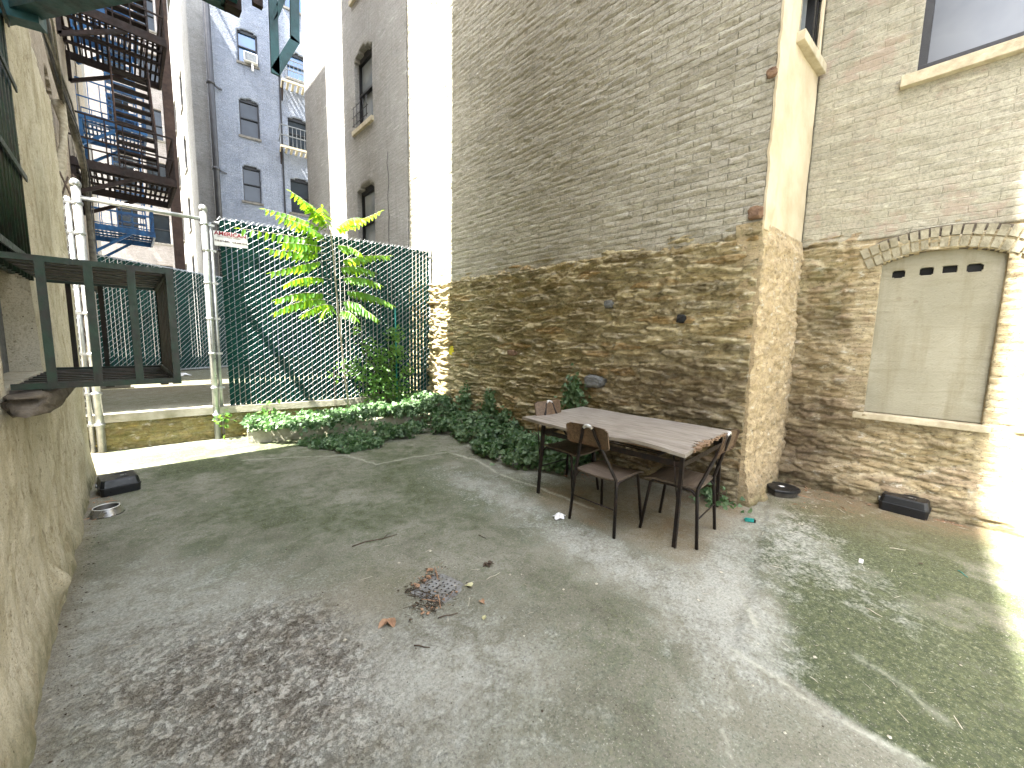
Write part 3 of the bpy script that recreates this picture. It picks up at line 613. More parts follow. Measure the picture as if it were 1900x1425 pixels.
# ================================================================== building on the left with the stucco base
LX = -.38; L1Y0, L1Y1 = -.31, 6.0
leftb = empty('stucco_building', (LX-.5, 3, 0), 'building with bumpy cream stucco base close on the left, barred window in it', 'building')
WY0, WY1, WZ0, WZ1 = 2.72, 3.80, 1.30, 3.35
def stuc_h(U, V):
    X = U+L1Y0; h = .035*(fbm(X*1.6, V*1.1, 5, 101)-.5)+.02*(fbm(X*7, V*3, 4, 102)-.5)+.008*(fbm(X*22, V*16, 3, 103)-.5)
    h = h+.05*sstep(.5, 0, V)*(.3+fbm(X*3, V*3, 3, 104))+.025*ridge(X*1.1, V*.35, 2, 105)*sstep(0, 1, X-3.9)
    h = h+.05*blob(X, V, 3.15, .22, .08, .07)+.04*blob(X, V, 5.0, .5, .3, .2)
    return h-.02, dict(ms=.9*sstep(.35, 0, V)+.5*blob(X, V, 5.4, .5, .6, .5)+.4*blob(X, V, 4.6, 2.6, .4, .5))
relief('stucco_wall', M['stucco'], leftb, (LX, L1Y0, -.05), (0, 1, 0), (0, 0, 1), (1, 0, 0), L1Y1-L1Y0, 3.80, .016, stuc_h, holes=((WY0-L1Y0, WY1-L1Y0, WZ0+.05, WZ1+.05),), skirt=.17)
g = G(); g.box((-4.5, L1Y0, 0), (-.56, L1Y1-.01, 17)); g.build('brick_body', M['brick_tan'], leftb, local=False)
g = G(); g.box((-.559, WY0-.02, WZ0-.02), (-.53, WY1+.02, WZ1+.02)); lw = g.build('window', M['frame_grey'], leftb, local=False)
g = G(); rock(g, (LX+.045, 3.20, 1.225), (.075, .60, .05), 9); g.sm = [True]*len(g.f); g.build('sill', M['sillrock'], lw, local=False); 
g = G()
for i in range(11): g.tube([(LX-.02, WY0+.05+i*.1, 1.85), (LX-.02, WY0+.05+i*.1, WZ1-.02)], .011, 6)
for z in (1.95, 2.45, 2.95, 3.3): g.bar((LX+.005, WY0, z), (LX+.005, WY1, z), .008, .035)
g.build('window_bars', M['greenpaint'], lw, local=False)
g = G(); g.box((LX-.10, WY0+.02, 1.88), (LX-.08, WY1-.02, WZ1)); g.build('shutter', M['greenpaint'], lw, local=False)

# ---- cage of angle iron projecting from the window
cg = empty('window_cage', (LX, 3.3, 1.3), 'rusty green angle iron cage sticking out from the left stucco wall below the barred window', 'window cage')
x0, x1, y0, y1, z0, z1 = LX+.0, .17, 2.72, 3.84, 1.30, 1.865
g = G(); 
for y in (y0, y1): g.bar((x0, y, z1), (x1, y, z1), .022, .026); g.bar((x0, y, z0), (x1, y, z0), .022, .026)
for z in (z0, z1): g.bar((x1, y0, z), (x1, y1, z), .035, .04)
g.build('frame', M['greenpaint'], cg, local=False)
for i in range(4): x = x0+.12+i*(x1-x0-.12)/3.0; g = G(); g.bar((x, y0-.012, z0), (x, y0-.012, z1), .030, .008); g.build('front_bar', M['greenpaint'], cg, local=False)
for i in range(4): x = x0+.12+i*(x1-x0-.12)/3.0; g = G(); g.bar((x, y1, z0), (x, y1, z1), .024, .010); g.build('back_bar', M['greenrust'], cg, local=False)
for i in range(9): y = y0+.06+i*(y1-y0-.1)/8; g = G(); g.bar((x1, y, z0), (x1, y, z1), .012, .075); g.build('side_slat', M['greenrust'], cg, local=False)
g = G()
for i in range(9): y = y0+.07+i*(y1-y0-.14)/8; g.bar((x0, y, z0-.006), (x1, y, z0-.006), .045, .012)
for i in range(3): x = x0+.1+i*.2; g.bar((x, y0, z0-.018), (x, y1, z0-.018), .03, .008)
g.build('shelf', M['greenrust'], cg, local=False)
g = G()
for i in range(7): y = y0+.1+i*(y1-y0-.2)/6; g.bar((x0, y, z1+.004), (x1, y, z1+.004), .09, .010)
g.build('top_slats', M['greenrust'], cg, local=False)

# ---- overhead teal fire escape on the left building
fo = empty('fire_escape', (-.5, 1.2, 3.35), 'dark teal steel fire escape overhead, hanging off the stucco building', 'fire escape')
g = G(); zt = 3.37
g.bar((-.55, -.04, zt), (.50, -.04, zt), .06, .10); g.bar((.50, -.04, zt), (.50, 2.78, zt), .06, .10); g.bar((-.55, 2.78, zt), (.50, 2.78, zt), .06, .10)
g.bar((.1, 0, zt), (.1, 2.78, zt), .04, .08)
g.build('platform_frame', M['teal'], fo, local=False)
g = G()
for i in range(36): g.bar((-.5, .02+i*.078, zt+.055), (.48, .02+i*.078, zt+.055), .034, .01)
g.build('platform_slats', M['teal'], fo, local=False)
g = G(); a = on(60, 14, (0, 0, 3.38), (0, 0, 1)); b = on(235, -22, (0, 0, 3.38), (0, 0, 1)); g.bar(a+(a-b)*.4, b+(b-a)*.2, .10, .05); g.bar(a+Vector((-.12, .1, -.02)), a+Vector((.03, .06, -.02)), .09, .09)
g.build('brace', M['teal'], fo, local=False)
g = G(); Yh = 2.0
def hp(px, py): return onY(px, py, Yh)
g.bar(hp(504, -60), hp(511, 138), .032, .012); g.bar(hp(511, 134), hp(548, 74), .036, .012, up=(0, 1, 0)); g.bar(hp(547, 78), hp(546, -60), .036, .012); g.bar(hp(506, 42), hp(528, -12), .022, .012, up=(0, 1, 0))
g.build('hanging_bracket', M['teal'], fo, local=False)
g = G(); p = on(478, 12, (0, 0, 3.3), (0, 0, 1)); g.bar(p, p+Vector((0, 0, .5)), .045, .03); p = on(432, 20, (0, 0, 3.3), (0, 0, 1)); g.bar(p, p+Vector((0, 0, .3)), .07, .07)
g.build('ladder_hook', M['rustbrown'], fo, local=False)

# ================================================================== generic tenement block
def wall_h(s, a=.012): return lambda U, V: (a*(fbm(U*1.5, V*1.5, 3, s)-.5), {})
def block(name, label, O, D, N, W, H, depth, mat, wins, arch=True, mats=('glass', 'frame_dark', 'sill_grey'), recess=.16, wname='window', body=True, cornice=None, s=5):
    """wins = list of (u, z, w, h, glass?)"""
    O = Vector(O); D = Vector(D).normalized(); N = Vector(N).normalized()
    b = empty(name, O+D*(W/2)-N*(depth/2), label, 'building')
    def hole(u, v):
        r = np.zeros(u.shape, bool)
        for wn in wins:
            t = (u-wn[0])/wn[2]; top = wn[1]+wn[3]-(.14*wn[2]*(2*t-1)**2 if arch else 0); r |= (t > 0) & (t < 1) & (v > wn[1]) & (v < top)
        return r
    relief('facade', mat, b, O, D, (0, 0, 1), N, W, H, .07, wall_h(s), holes=(hole,), skirt=recess+.03)
    Mx = Matrix((D, -N, Vector((0, 0, 1)))).transposed().to_4x4(); Mx.translation = O
    if body:
        g = G(); g.box((0, recess+.035, -.5), (W, depth, H+.02), Mx); g.box((-.003, .02, -.5), (.06, depth-.01, H-.01), Mx); g.box((W-.06, .02, -.5), (W+.003, depth-.01, H-.01), Mx); g.build('walls', mat, b, local=False)
    for wn in wins:
        u, z, ww, hh = wn[:4]; gl = wn[4] if len(wn) > 4 else mats[0]
        g = G(); g.box((u-.01, recess-.02, z), (u+ww+.01, recess+.03, z+hh), Mx); wo = g.build(wname, M[gl], b, local=False)
        g = G(); fw = .05
        g.box((u-.01, recess-.09, z), (u+fw, recess-.015, z+hh), Mx); g.box((u+ww-fw, recess-.09, z), (u+ww+.01, recess-.015, z+hh), Mx)
        g.box((u+fw+.001, recess-.088, z), (u+ww-fw-.001, recess-.015, z+fw), Mx); g.box((u+fw+.001, recess-.088, z+hh-.15 if arch else z+hh-fw), (u+ww-fw-.001, recess-.015, z+hh), Mx); g.box((u+fw+.001, recess-.10, z+hh*.47), (u+ww-fw-.001, recess-.03, z+hh*.47+.05), Mx)
        g.build('frame', M[mats[1]], wo, local=False)
        g = G(); g.box((u-.07, -.06, z-.10), (u+ww+.07, recess-.095, z-.003), Mx); g.build('sill', M[mats[2]], wo, local=False)
    if cornice:
        g = G(); g.box((-.2, -.45, H-.5), (W+.2, depth, H-.25), Mx); g.box((-.3, -.6, H-.25), (W+.3, depth, H+.05), Mx); g.build('cornice', M[cornice], b, local=False)
    return b, Mx

# right-hand grey block behind the fence (plane facing the court)
bB, MB_ = block('apartment_building', 'tall plain grey block behind the right half of the fence, arched windows one above another', (XW+.04, 7.28, 0), (0, 1, 0), (-1, 0, 0), 5.9, 19, 5, M['brick_grey'],
      [(1.50, 3.50, .92, 1.62, 'glass_pale'), (1.50, 6.42, .92, 1.62, 'glass_pale'), (1.50, 9.25, .92, 1.62, 'glass_pale'), (1.50, 12.1, .92, 1.62, 'glass_pale')], s=6, recess=.2, mats=('glass', 'frame_dark', 'sill'))
g = G(); P = [(XW+.02, 8.05+.02*math.sin(i*1.7)+(.03 if i % 3 == 0 else 0), 2.6+i*.22) for i in range(14)]; g.tube(P, .006, 5); g.build('cable', M['pipe'], bB, local=False)
g = G(); 
for i in range(5): g.tube([(XW-.03, 8.92+i*.17, 6.45), (XW-.03, 8.92+i*.17, 6.9)], .008, 5)
for z in (6.5, 6.68, 6.88): g.tube([(XW-.03, 8.85, z), (XW-.03, 9.7, z)], .007, 5)
g.build('window_guard', M['frame_dark'], bB, local=False)

# pale block facing us at the end of the court
CP0 = Vector((3.22, 22.9, 0)); CD = Vector((.985, -.174, 0)); CN = Vector((-.174, -.985, 0))
def cpt(px, py):
    p = on(px, py, CP0, CN); return (p-CP0).dot(CD), p.z
wins = []
for (a, b, c, d, gl) in ((437, 42, 478, 125, 'glass_sky_tint'), (441, 172, 482, 259, 'glass'), (447, 298, 486, 378, 'glass')):
    u0, zt = cpt(a, b); u1, zb = cpt(c, d); wins.append((u0+.02, zb, u1-u0-.02, zt-zb-.15, gl))
for (a, b, c, d, gl) in ((530, 84, 570, 155, 'glass_sky_tint'), (532, 206, 572, 282, 'glass'), (537, 320, 577, 400, 'glass')):
    u0, zt = cpt(a, b); u1, zb = cpt(c, d); wins.append((u0, zb, u1-u0, zt-zb-.2, gl))
wins += [(wins[0][0], wins[0][1]+3.1, .85, 1.8, 'glass_sky_tint'), (wins[3][0], wins[3][1]+3.1, .95, 1.8, 'glass_sky_tint')]
bC, MC = block('apartment_building', 'pale brick block beyond the fence, blue shade in its colour, sash windows, small iron balconies', CP0, CD, CN, 7.5, 23, 9, M['brick_shade_blue'], wins, s=8)
g = G(); u0, _ = cpt(520, 200); g.box((u0-.02, -.03, 0), (u0+.05, -.002, 23), MC); g.build('corner_strip', M['frame_dark'], bC, local=False)
sd = Vector((-CN.x, -CN.y, 0))
for z in (6.9, 9.9, 12.9):      # slim windows on its side face
    g = G(); g.box((-.03, 4.6, z), (.02, 5.6, z+1.7), MC); wo = g.build('window', M['glass_pale'], bC, local=False)
    g = G(); g.box((-.06, 4.5, z-.12), (.02, 5.7, z-.002), MC); g.build('sill', M['sill_grey'], wo, local=False)
for i, (px, py) in enumerate(((527, 165), (525, 283))):
    u, z = cpt(px, py); u -= .15
    bl = empty('balcony', CP0+CD*(u+.9)+CN*.3+Vector((0, 0, z)), ['small grey iron balcony under the upper window of the pale block', 'small grey iron balcony under the middle window of the pale block'][i], 'balcony', 'iron balconies on the pale block')
    g = G()
    for k in range(9): g.box((u+k*.22, -.75, z), (u+k*.22+.1, 0, z+.03), MC)
    g.box((u, -.8, z-.04), (u+2.0, -.72, z+.05), MC); g.build('platform', M['sill'], bl, local=False)
    g = G()
    for k in range(12): g.box((u+k*.17, -.78, z+.05), (u+k*.17+.02, -.76, z+.95), MC)
    for zz in (z+.5, z+.95): g.box((u, -.79, zz), (u+2, -.75, zz+.03), MC); g.box((u-.01, -.79, zz), (u+.02, 0, zz+.03), MC)
    g.build('railing', M['frame_grey'], bl, local=False)
    for k in (0.05, 1.7): 
        g = G(); a = MC @ Vector((u+k, -.72, z-.02)); b = MC @ Vector((u+k, 0, z-.55)); g.bar(a, b, .05, .04); g.bar(MC @ Vector((u+k, -.02, z)), b, .05, .04); g.build('bracket', M['rustbrown'], bl, local=False)
u, z, ww, hh = wins[0][:4]
ac = empty('air_conditioner', CP0+CD*(u+.5)+CN*.1+Vector((0, 0, z)), 'white window air conditioner in the sash with painted sky reflection on the pale block', 'air conditioner')
g = G(); g.box((u+.22, -.22, z+.02), (u+.75, .05, z+.42), MC); g.build('casing', M['white'], ac, bevel=.02, local=False)
g = G(); g.box((u+.27, -.235, z+.06), (u+.70, -.222, z+.37), MC); g.build('grille', M['frame_grey'], ac, local=False)
g = G(); g.box((u+.5, -.16, z-.3), (u+.58, -.1, z+.015), MC); g.build('drain_arm', M['white'], ac, local=False)
# dark rain pipe at its corner
pb = on(402, 330, CP0-CD*.25+CN*.3, CN); pb.z = 0
dp = empty('drainpipe', pb, 'dark vertical drainpipe at the left corner of the pale block', 'drainpipe')
g = G(); g.tube([(pb.x, pb.y, .3), (pb.x, pb.y, 22)], .13, 12); g.build('pipe', M['pipe'], dp, local=False)
for z in (5.3, 8.9, 12.5, 16): g = G(); g.tube([(pb.x, pb.y, z), (pb.x, pb.y, z+.12)], .165, 12); g.bar((pb.x, pb.y, z+.05), (pb.x+.5, pb.y+.3, z+.05), .06); g.build('clamp', M['pipe'], dp, local=False)

# left row behind the gate (facing the court), in three blocks
bL2, _ = block('apartment_building', 'tan brick block on the left just behind the gate post', (-.60, 10.5, 0), (0, -1, 0), (1, 0, 0), 3.05, 18.5, 3.8, M['brick_tan'], [(.9, 3.6, .85, 1.7), (.9, 6.6, .85, 1.7), (.9, 9.6, .85, 1.7)], s=9)
bL3, _ = block('apartment_building', 'tan brick block on the left behind the brown and blue fire escapes', (-.60, 22, 0), (0, -1, 0), (1, 0, 0), 10.35, 17, 3.8, M['brick_tan'],
      [(8.3, 5.1, .85, 1.7), (8.3, 8.0, .85, 1.7), (3.6, 5.0, .85, 1.7), (3.6, 7.9, .85, 1.7), (6.0, 5.0, .85, 1.7), (1.0, 5.0, .85, 1.7), (3.6, 10.8, .85, 1.7)], s=10)
bD, _ = block('apartment_building', 'rosy brick block with dark cornice farthest away at the end of the court', (-3.2, 33, 0), (1, -.1, 0), (-.1, -1, 0), 6.1, 22.5, 7, M['brick_rose'],
      [(x, z, .9, 1.7) for x in (3.2, 4.6) for z in (4, 7, 10, 13, 16, 19)], s=12, cornice='frame_dark', arch=False)
g = G(); g.box((-4.6, -14, 0), (-.5, -3.4, 14)); g.box((-4.6, -14, 14), (-.4, -3.4, 14.3))  # unseen building added to bound the sun beam on the right
o = g.build('sun_blocker_building', M['brick_tan']); tag(o, 'added tan brick building out of view behind the camera, bounds the sun beam', 'building')
g = G(); g.box((-4.4, 22.2, 0), (-.62, 26, 22)); g.box((-4.4, 22.2, 22), (-.5, 26, 22.4)); o = g.build('sun_blocker_building', M['brick_grey']); tag(o, 'grey block added deep in the court to shade the pale facade', 'building')  # occluder added to cast roof shade across the pale facade
bE, _ = block('apartment_building', 'narrow pale wall with slim windows left of the drainpipe', (2.72, 23.5, 0), (0, 1, 0), (-1, 0, 0), 10.5, 19, 3, M['brick_grey'], [(u, z, 1.0, 1.7) for u in (3.2, 6.6) for z in (4, 7, 10, 13)], s=14, arch=False)
for c_ in list(bE.children): pass

# ================================================================== fire escapes on the left row
def fire_escape(label, x0, x1, y0, y1, levels, mat, mats, stair=True, brz=.6, step=1):
    r = empty('fire_escape', (x0, (y0+y1)/2, levels[0]), label, 'fire escape', None)
    for li, z in enumerate(levels):
        g = G(); g.bar((x0, y0, z), (x1, y0, z), .05, .16); g.bar((x0, y1, z), (x1, y1, z), .05, .16); g.bar((x1, y0, z), (x1, y1, z), .05, .16)
        for k in range(1, 4): y = y0+(y1-y0)*k/4; g.bar((x0, y, z+.04), (x1, y, z+.04), .06, .05)
        pf = g.build('platform', M[mat], r, local=False)
        g = G(); n = int((x1-x0)/.09)
        for i in range(n): x = x0+.05+i*.09; g.bar((x, y0, z+.09), (x, y1, z+.09), .038, .012)
        g.build('slats', M[mat], pf, local=False)
        g = G()
        for zz in (z+.5, z+.95): g.bar((x0, y0, zz), (x1, y0, zz), .03); g.bar((x1, y0, zz), (x1, y1, zz), .03); g.bar((x0, y1, zz), (x1, y1, zz), .03)
        for k in range(7): x = x0+(x1-x0)*k/6; g.bar((x, y0, z), (x, y0, z+.95), .02); g.bar((x, y1, z), (x, y1, z+.95), .02)
        for k in range(1, 9): y = y0+(y1-y0)*k/9; g.bar((x1, y, z), (x1, y, z+.95), .02)
        g.build('railing', M[mat], r, local=False)
        for y in (y0+.03, y1-.1):
            g = G(); g.bar((x0+.02, y, z-brz), (x0+(x1-x0)*.62, y, z-.06), .07, .06, up=(0, 1, 0)); g.bar((x0+.03, y, z-brz), (x0+.03, y, z), .07, .06); g.build('bracket', M[mat], r, local=False)
        if stair and li+1 < len(levels):
            z2 = levels[li+1]; xa, xb = x0+.52*(x1-x0)-.12, x0+.52*(x1-x0)+.50; ya, yb = y0+.15, y1-.35
            g = G()
            for x in (xa, xb): g.bar((x, ya, z+.05), (x, yb, z2), .03, .16)
            st = g.build('stair', M[mat], r, local=False); g = G(); n = 12
            for i in range(1, n): t = i/n; g.bar((xa, ya+(yb-ya)*t, z+.05+(z2-z)*t), (xb, ya+(yb-ya)*t, z+.05+(z2-z)*t), .20, .035)
            g.build('treads', M[mat], st, local=False)
            g = G(); 
            for x in (xa, xb): g.tube([(x, ya, z+.9), (x, yb, z2+.85)], .018, 6)
            g.build('handrail', M[mats], r, local=False)
    return r
fire_escape('rusty brown fire escape nearest behind the gate, stair and slatted platforms', -.60, onY(326, 346, 11.9).x, 11.9, 14.0, (4.9, 7.8, 10.7), 'rustbrown', 'brownpost')
fire_escape('bright blue fire escape beyond the brown one, further down the court', -.60, onY(288, 455, 16.6).x, 16.6, 18.6, (4.55, 7.5, 10.4, 13.3), 'bluepaint', 'bluepaint', brz=.75)
pp = on(330, 430, (0, 15.2, 0), (0, 1, 0)); g = G(); g.box((pp.x-.11, 15.1, TZ-.03), (pp.x+.11, 15.32, 15)); g.box((pp.x-.14, 15.07, TZ-.03), (pp.x+.14, 15.35, TZ+.3))
tag(g.build('steel_post', M['brownpost']), 'tall square brown steel post beside the brown fire escape', 'post')
# weathered pipe with cables clipped high along the left row
g = G(); pts = [(-.43, 4.9+.9*i, 4.82+.05*math.sin(i*1.3)) for i in range(9)]+[(-.44, 12.6, 4.2), (-.45, 12.9, 3.2), (-.45, 13.0, 2.5)]
g.tube(pts, [.048]*9+[.05, .06, .09], 9); pcab = g.build('wall_conduit', M['cable']); tag(pcab, 'weathered pipe with tangled cables running along the left row above the gate', 'conduit')
for s in range(5):
    g = G(); g.tube([(p[0]+.05*math.sin(i*.9+s)+.02, p[1], p[2]+.05*math.cos(i*.8+s*2)-.04) for i, p in enumerate(pts)], .011, 5); g.build('cable', M['pipe'] if s % 2 else M['cable'], pcab)
g = G(); pts = [(-.50+.05*math.sin(i*1.1), 7.95+.04*i+.05*math.sin(i), .5+i*.3) for i in range(15)]
g.tube(pts, [.05+.02*math.sin(i*1.9) for i in range(15)], 8); o = g.build('dead_vine', M['bark']); tag(o, 'thick bare vine stem climbing behind the left gate post', 'vine')
for s in range(7):
    g = G(); g.tube([(-.46+.10*math.sin(i*.8+s), 7.9+.1*math.cos(i*.7+s*1.3), .5+i*.28) for i in range(12)], .010, 5); g.build('stem', M['twig'], o)

# ================================================================== retaining wall with concrete lip
rw = empty('retaining_wall', (1.8, 6.8, 0), 'low mossy stone retaining wall under the fence and gate, yellow bounce glow painted in', 'wall')
for a, b, s in ((Vector((-.42, 7.15, 0)), FA, 3), (FA, FB+FD*.0, 4)):
    d = (b-a).normalized(); nn = Vector((d.y, -d.x, 0))
    relief('stone_face', M['rubble_curb'], rw, a+Vector((0, 0, -.05))+nn*-.02, d, (0, 0, 1), nn, (b-a).length, .43, .012, stone_h(5*s, .30, .12, .028, 200+s, msf=lambda X, V: .4+.4*(fbm(X*2, V*3, 3, 5)-.5)), skirt=.12)
    def lip(U, V): return .012*(fbm(U*6, V*8, 4, 61)-.5), dict(pale=U*0+.6, moss=.3*fbm(U*3, V*3, 3, 62), dark=U*0, brown=U*0+.1, crack=U*0)
    relief('coping', M['planter'], rw, a+Vector((0, 0, .48))+nn*.035, d, -nn, (0, 0, 1), (b-a).length, .22, .02, lip, skirt=.10)

# ================================================================== chain-link fences with privacy slats
def chain_fence(name, label, A, B, z0, z1, pitch=.066, dv=.086, wr=.0021, slat=.0595, mat='slat', sub=True):
    A = Vector(A); B = Vector(B); d = (B-A); L = d.length; d.normalize(); nn = Vector((d.y, -d.x, 0)); H = z1-z0
    r = empty(name, (A+B)/2+Vector((0, 0, z0)), label, 'fence')
    P = lambda u, z, o=0: A+d*u+nn*o+Vector((0, 0, z0+z))
    g = G(); n = int(L/pitch)
    for i in range(n):
        u = .02+i*pitch; jit = random.uniform(-.01, .02); w_ = slat*random.uniform(.9, 1.04); tl = random.uniform(-.002, .002)
        a, b = P(u, .03), P(u+tl, H-.02+jit)
        sx = d*w_; 
        g.quad(a+nn*.001, a+sx*.5+nn*.0035, b+sx*.5+nn*.0035, b+nn*.001); g.quad(a+sx*.5+nn*.0035, a+sx+nn*.001, b+sx+nn*.001, b+sx*.5+nn*.0035)
        g.quad(a+nn*-.002, b+nn*-.002, b+sx-nn*.002, a+sx-nn*.002)
    sl = g.build('privacy_slats', M[mat], r, local=False); sl['kind'] = 'stuff'
    g = G()
    slope = dv/pitch/1.0*.5*1.15; step = dv*1.0
    k = -int(L*slope/step)-1
    while k*step < H:
        c = k*step
        for sgn, off in ((1, .0085), (-1, -.006)):
            u_a = max(0, (0-c)/slope); z_a = c+u_a*slope; u_b = min(L, (H-c)/slope); z_b = c+u_b*slope
            if u_b <= u_a: continue
            if sgn < 0: u_a, u_b = L-u_a, L-u_b
            if sgn > 0:
                m = max(2, int(abs(u_b-u_a)/pitch*2)); pts = [P(u_a+(u_b-u_a)*t/m, z_a+(z_b-z_a)*t/m, off+(.002 if t % 2 else -.0035)) for t in range(m+1)]
                g.tube(pts, wr, 4, cap=False)
            else: g.tube([P(u_a, z_a, off), P(u_b, z_b, off)], wr, 4, cap=False)
        k += 1
    for i in range(int(L/pitch)):   # twisted ends along the top and bottom
        for z, q in ((H, 1), (0, -1)):
            u = i*pitch; g.tube([P(u, z-.03*q, .008), P(u+pitch*.5, z+.025*q, 0), P(u+pitch, z-.03*q, -.006)], wr*1.25, 4, cap=False)
    g.build('wire_mesh', M['wire'], r, local=False)
    return r, P, d, nn
fe, FP, fd, fn = chain_fence('chain_link_fence', 'tall chain link fence filled with dark green slats, sign near its top left', FA+FD*.10, FB-FD*.02, .46, 3.19)
g = G(); L = (FB-FA).length-.12; g.tube([FP(-.05, 2.66, -.03), FP(L, 2.66, -.03)], .021, 10); g.build('top_rail', M['galv'], fe, local=False)
g = G(); g.tube([FP(L+.0, -.4, -.02), FP(L+.0, 2.76, -.02)], .03, 12); 
for z in (.3, .9, 1.5, 2.1, 2.6): g.tube([FP(L, z, -.02), FP(L, z+.03, -.02)], .038, 12); g.bar(FP(L-.04, z, .0), FP(L+.10, z, -.01), .015, .02)
g.build('end_post', M['galv'], fe, local=False)
f2, FP2, fd2, fn2 = chain_fence('chain_link_fence', 'farther chain link fence with grey slats across the terrace behind the gate', (-.50, 13.35, 0), (3.3, 16.1, 0), TZ+.05, 3.32, pitch=.085, dv=.125, wr=.0055, slat=.078)
g = G(); g.tube([FP2(0, 2.8, -.03), FP2(4.6, 2.8, -.03)], .024, 8); g.tube([FP2(0, .0, -.03), FP2(4.6, .0, -.03)], .03, 8); g.build('rail', M['galv'], f2, local=False)
# sign
sg = empty('fence_sign', FP(.0, 2.4, .02), 'small white rectangular sign with red lettering wired to the top left of the near fence', 'sign')
def sp(px, py, off=.018): 
    return on(px, py, FA+fn*.032, fn)
c = [sp(395, 427), sp(458, 436), sp(460, 461), sp(398, 455)]
g = G(); bk = [p-fn*.003 for p in c]; g.quad(*[c[i] for i in (0, 3, 2, 1)]); g.quad(*bk)
for i in range(4): j = (i+1) % 4; g.quad(c[i], c[j], bk[j], bk[i])
g.build('plate', M['white'], sg, local=False)
def text(name, body, p, right, up, size, mat, parent, bold=0, tilt=0):
    cu = bpy.data.curves.new(name, 'FONT'); cu.body = body; cu.size = size; cu.offset = bold; cu.extrude = .0012; cu.align_x = 'LEFT'
    o = bpy.data.objects.new(name, cu); COL.objects.link(o)
    nrm = right.cross(up).normalized(); m = Matrix((right, up, nrm)).transposed().to_4x4(); m.translation = p
    bpy.context.view_layer.update(); dg = bpy.context.evaluated_depsgraph_get(); me = bpy.data.meshes.new_from_object(o.evaluated_get(dg)); me.transform(pmat(parent).inverted() @ m)
    bpy.data.objects.remove(o); me.materials.clear(); me.materials.append(mat)
    o2 = bpy.data.objects.new(name, me); COL.objects.link(o2); o2.parent = parent; return o2, me
M['signred'] = simple('sign_red', (.22, .012, .02), (.16, .01, .02), 4, .6); M['signprint'] = simple('dark_print', (.06, .03, .03), (.12, .08, .08), 60, .7); M['signgrey'] = simple('sign_print', (.16, .12, .11), (.3, .26, .25), 60, .7)
rt = (c[1]-c[0]).normalized(); up = rt.cross(-fn).normalized()
if up.z < 0: up = -up
rt2 = up.cross(fn).normalized()
W_ = (c[1]-c[0]).length; pl = c[0]+rt*.012-up*.055+fn*.001
text('lettering', 'AMERICAN', pl, rt, up, .075, M['signred'], sg, .0022)
text('small_lettering', 'FENCE & IRON WORKS', pl+rt*.03-up*.026, rt, up, .026, M['signgrey'], sg, .0)
text('phone_number', '718-671-8401  914-668-1212', pl-up*.088, rt, up, .032, M['signprint'], sg, .0012)

# ---- gate frame of galvanised pipe
gt = empty('gate_frame', (.25, 7.07, 0), 'open galvanised pipe gate frame with two posts and a top rail, no gate leaf', 'gate frame')
PL, PR = Vector((-.335, 7.12, 0)), Vector((.845, 7.03, 0))
for p, off, zt in ((PL, -.085, 3.28), (PR, .0, 3.26)):
    g = G(); g.tube([p+Vector((0, -.02, 0)), p+Vector((0, -.02, zt))], .040, 14); g.lathe([(.05, 0), (.05, .04), (.035, .075), (.01, .09)], (p.x, p.y-.02, zt-.02), 14)
    po = g.build('post', M['galv'], gt, local=False)
    g = G(); q = p+Vector((.072 if off == 0 else -.078, .01, 0)); g.tube([q, q+Vector((0, 0, zt-.15))], .024, 10)
    g.build('hinge_pipe', M['galv'], gt, local=False)
    for z in (.35, .75, 1.25, 1.75, 2.25, 2.7, 3.05): g = G(); g.tube([(p.x, p.y-.02, z), (p.x, p.y-.02, z+.035)], .049, 14); g.bar((p.x, p.y-.02, z+.018), (p.x+(.12 if off == 0 else -.11), p.y+.0, z+.018), .02, .03); g.build('clamp_band', M['galv'], po, local=False)
g = G(); g.tube([PL+Vector((0, -.02, 3.14)), PR+Vector((0, -.02, 3.13))], .026, 12); g.build('top_rail', M['galv'], gt, local=False)
f3, _, _, _ = chain_fence('chain_link_fence', 'narrow strip of bare wire fence between the left gate post and the wall', (-.56, 7.20, 0), (-.40, 7.14, 0), .46, 3.1, pitch=.05, mat='wire', slat=.001)

# ================================================================== planter kerb
k0 = [(1.10, 6.40), (3.35, 5.98), (3.45, 6.45), (1.12, 6.87)]
def plan_h(U, V): return .03*(fbm(U*4, V*4, 4, 301)-.5)+.01*(fbm(U*20, V*20, 3, 302)-.5), {}
d = Vector((2.25, -.42, 0)).normalized(); nn = Vector((d.y, -d.x, 0))
pk = empty('planter_kerb', (2.2, 6.2, 0), 'low mossy concrete planter kerb under the fence, half hidden by ivy', 'planter')
relief('kerb_top', M['planter'], pk, Vector((1.10, 6.40, .19)), d, -nn, (0, 0, 1), 2.9, .5, .02, plan_h, skirt=.2)
relief('kerb_face', M['planter'], pk, Vector((1.10, 6.40, -.03))+nn*.012, d, (0, 0, 1), nn, 2.9, .225, .015, plan_h, skirt=.05)



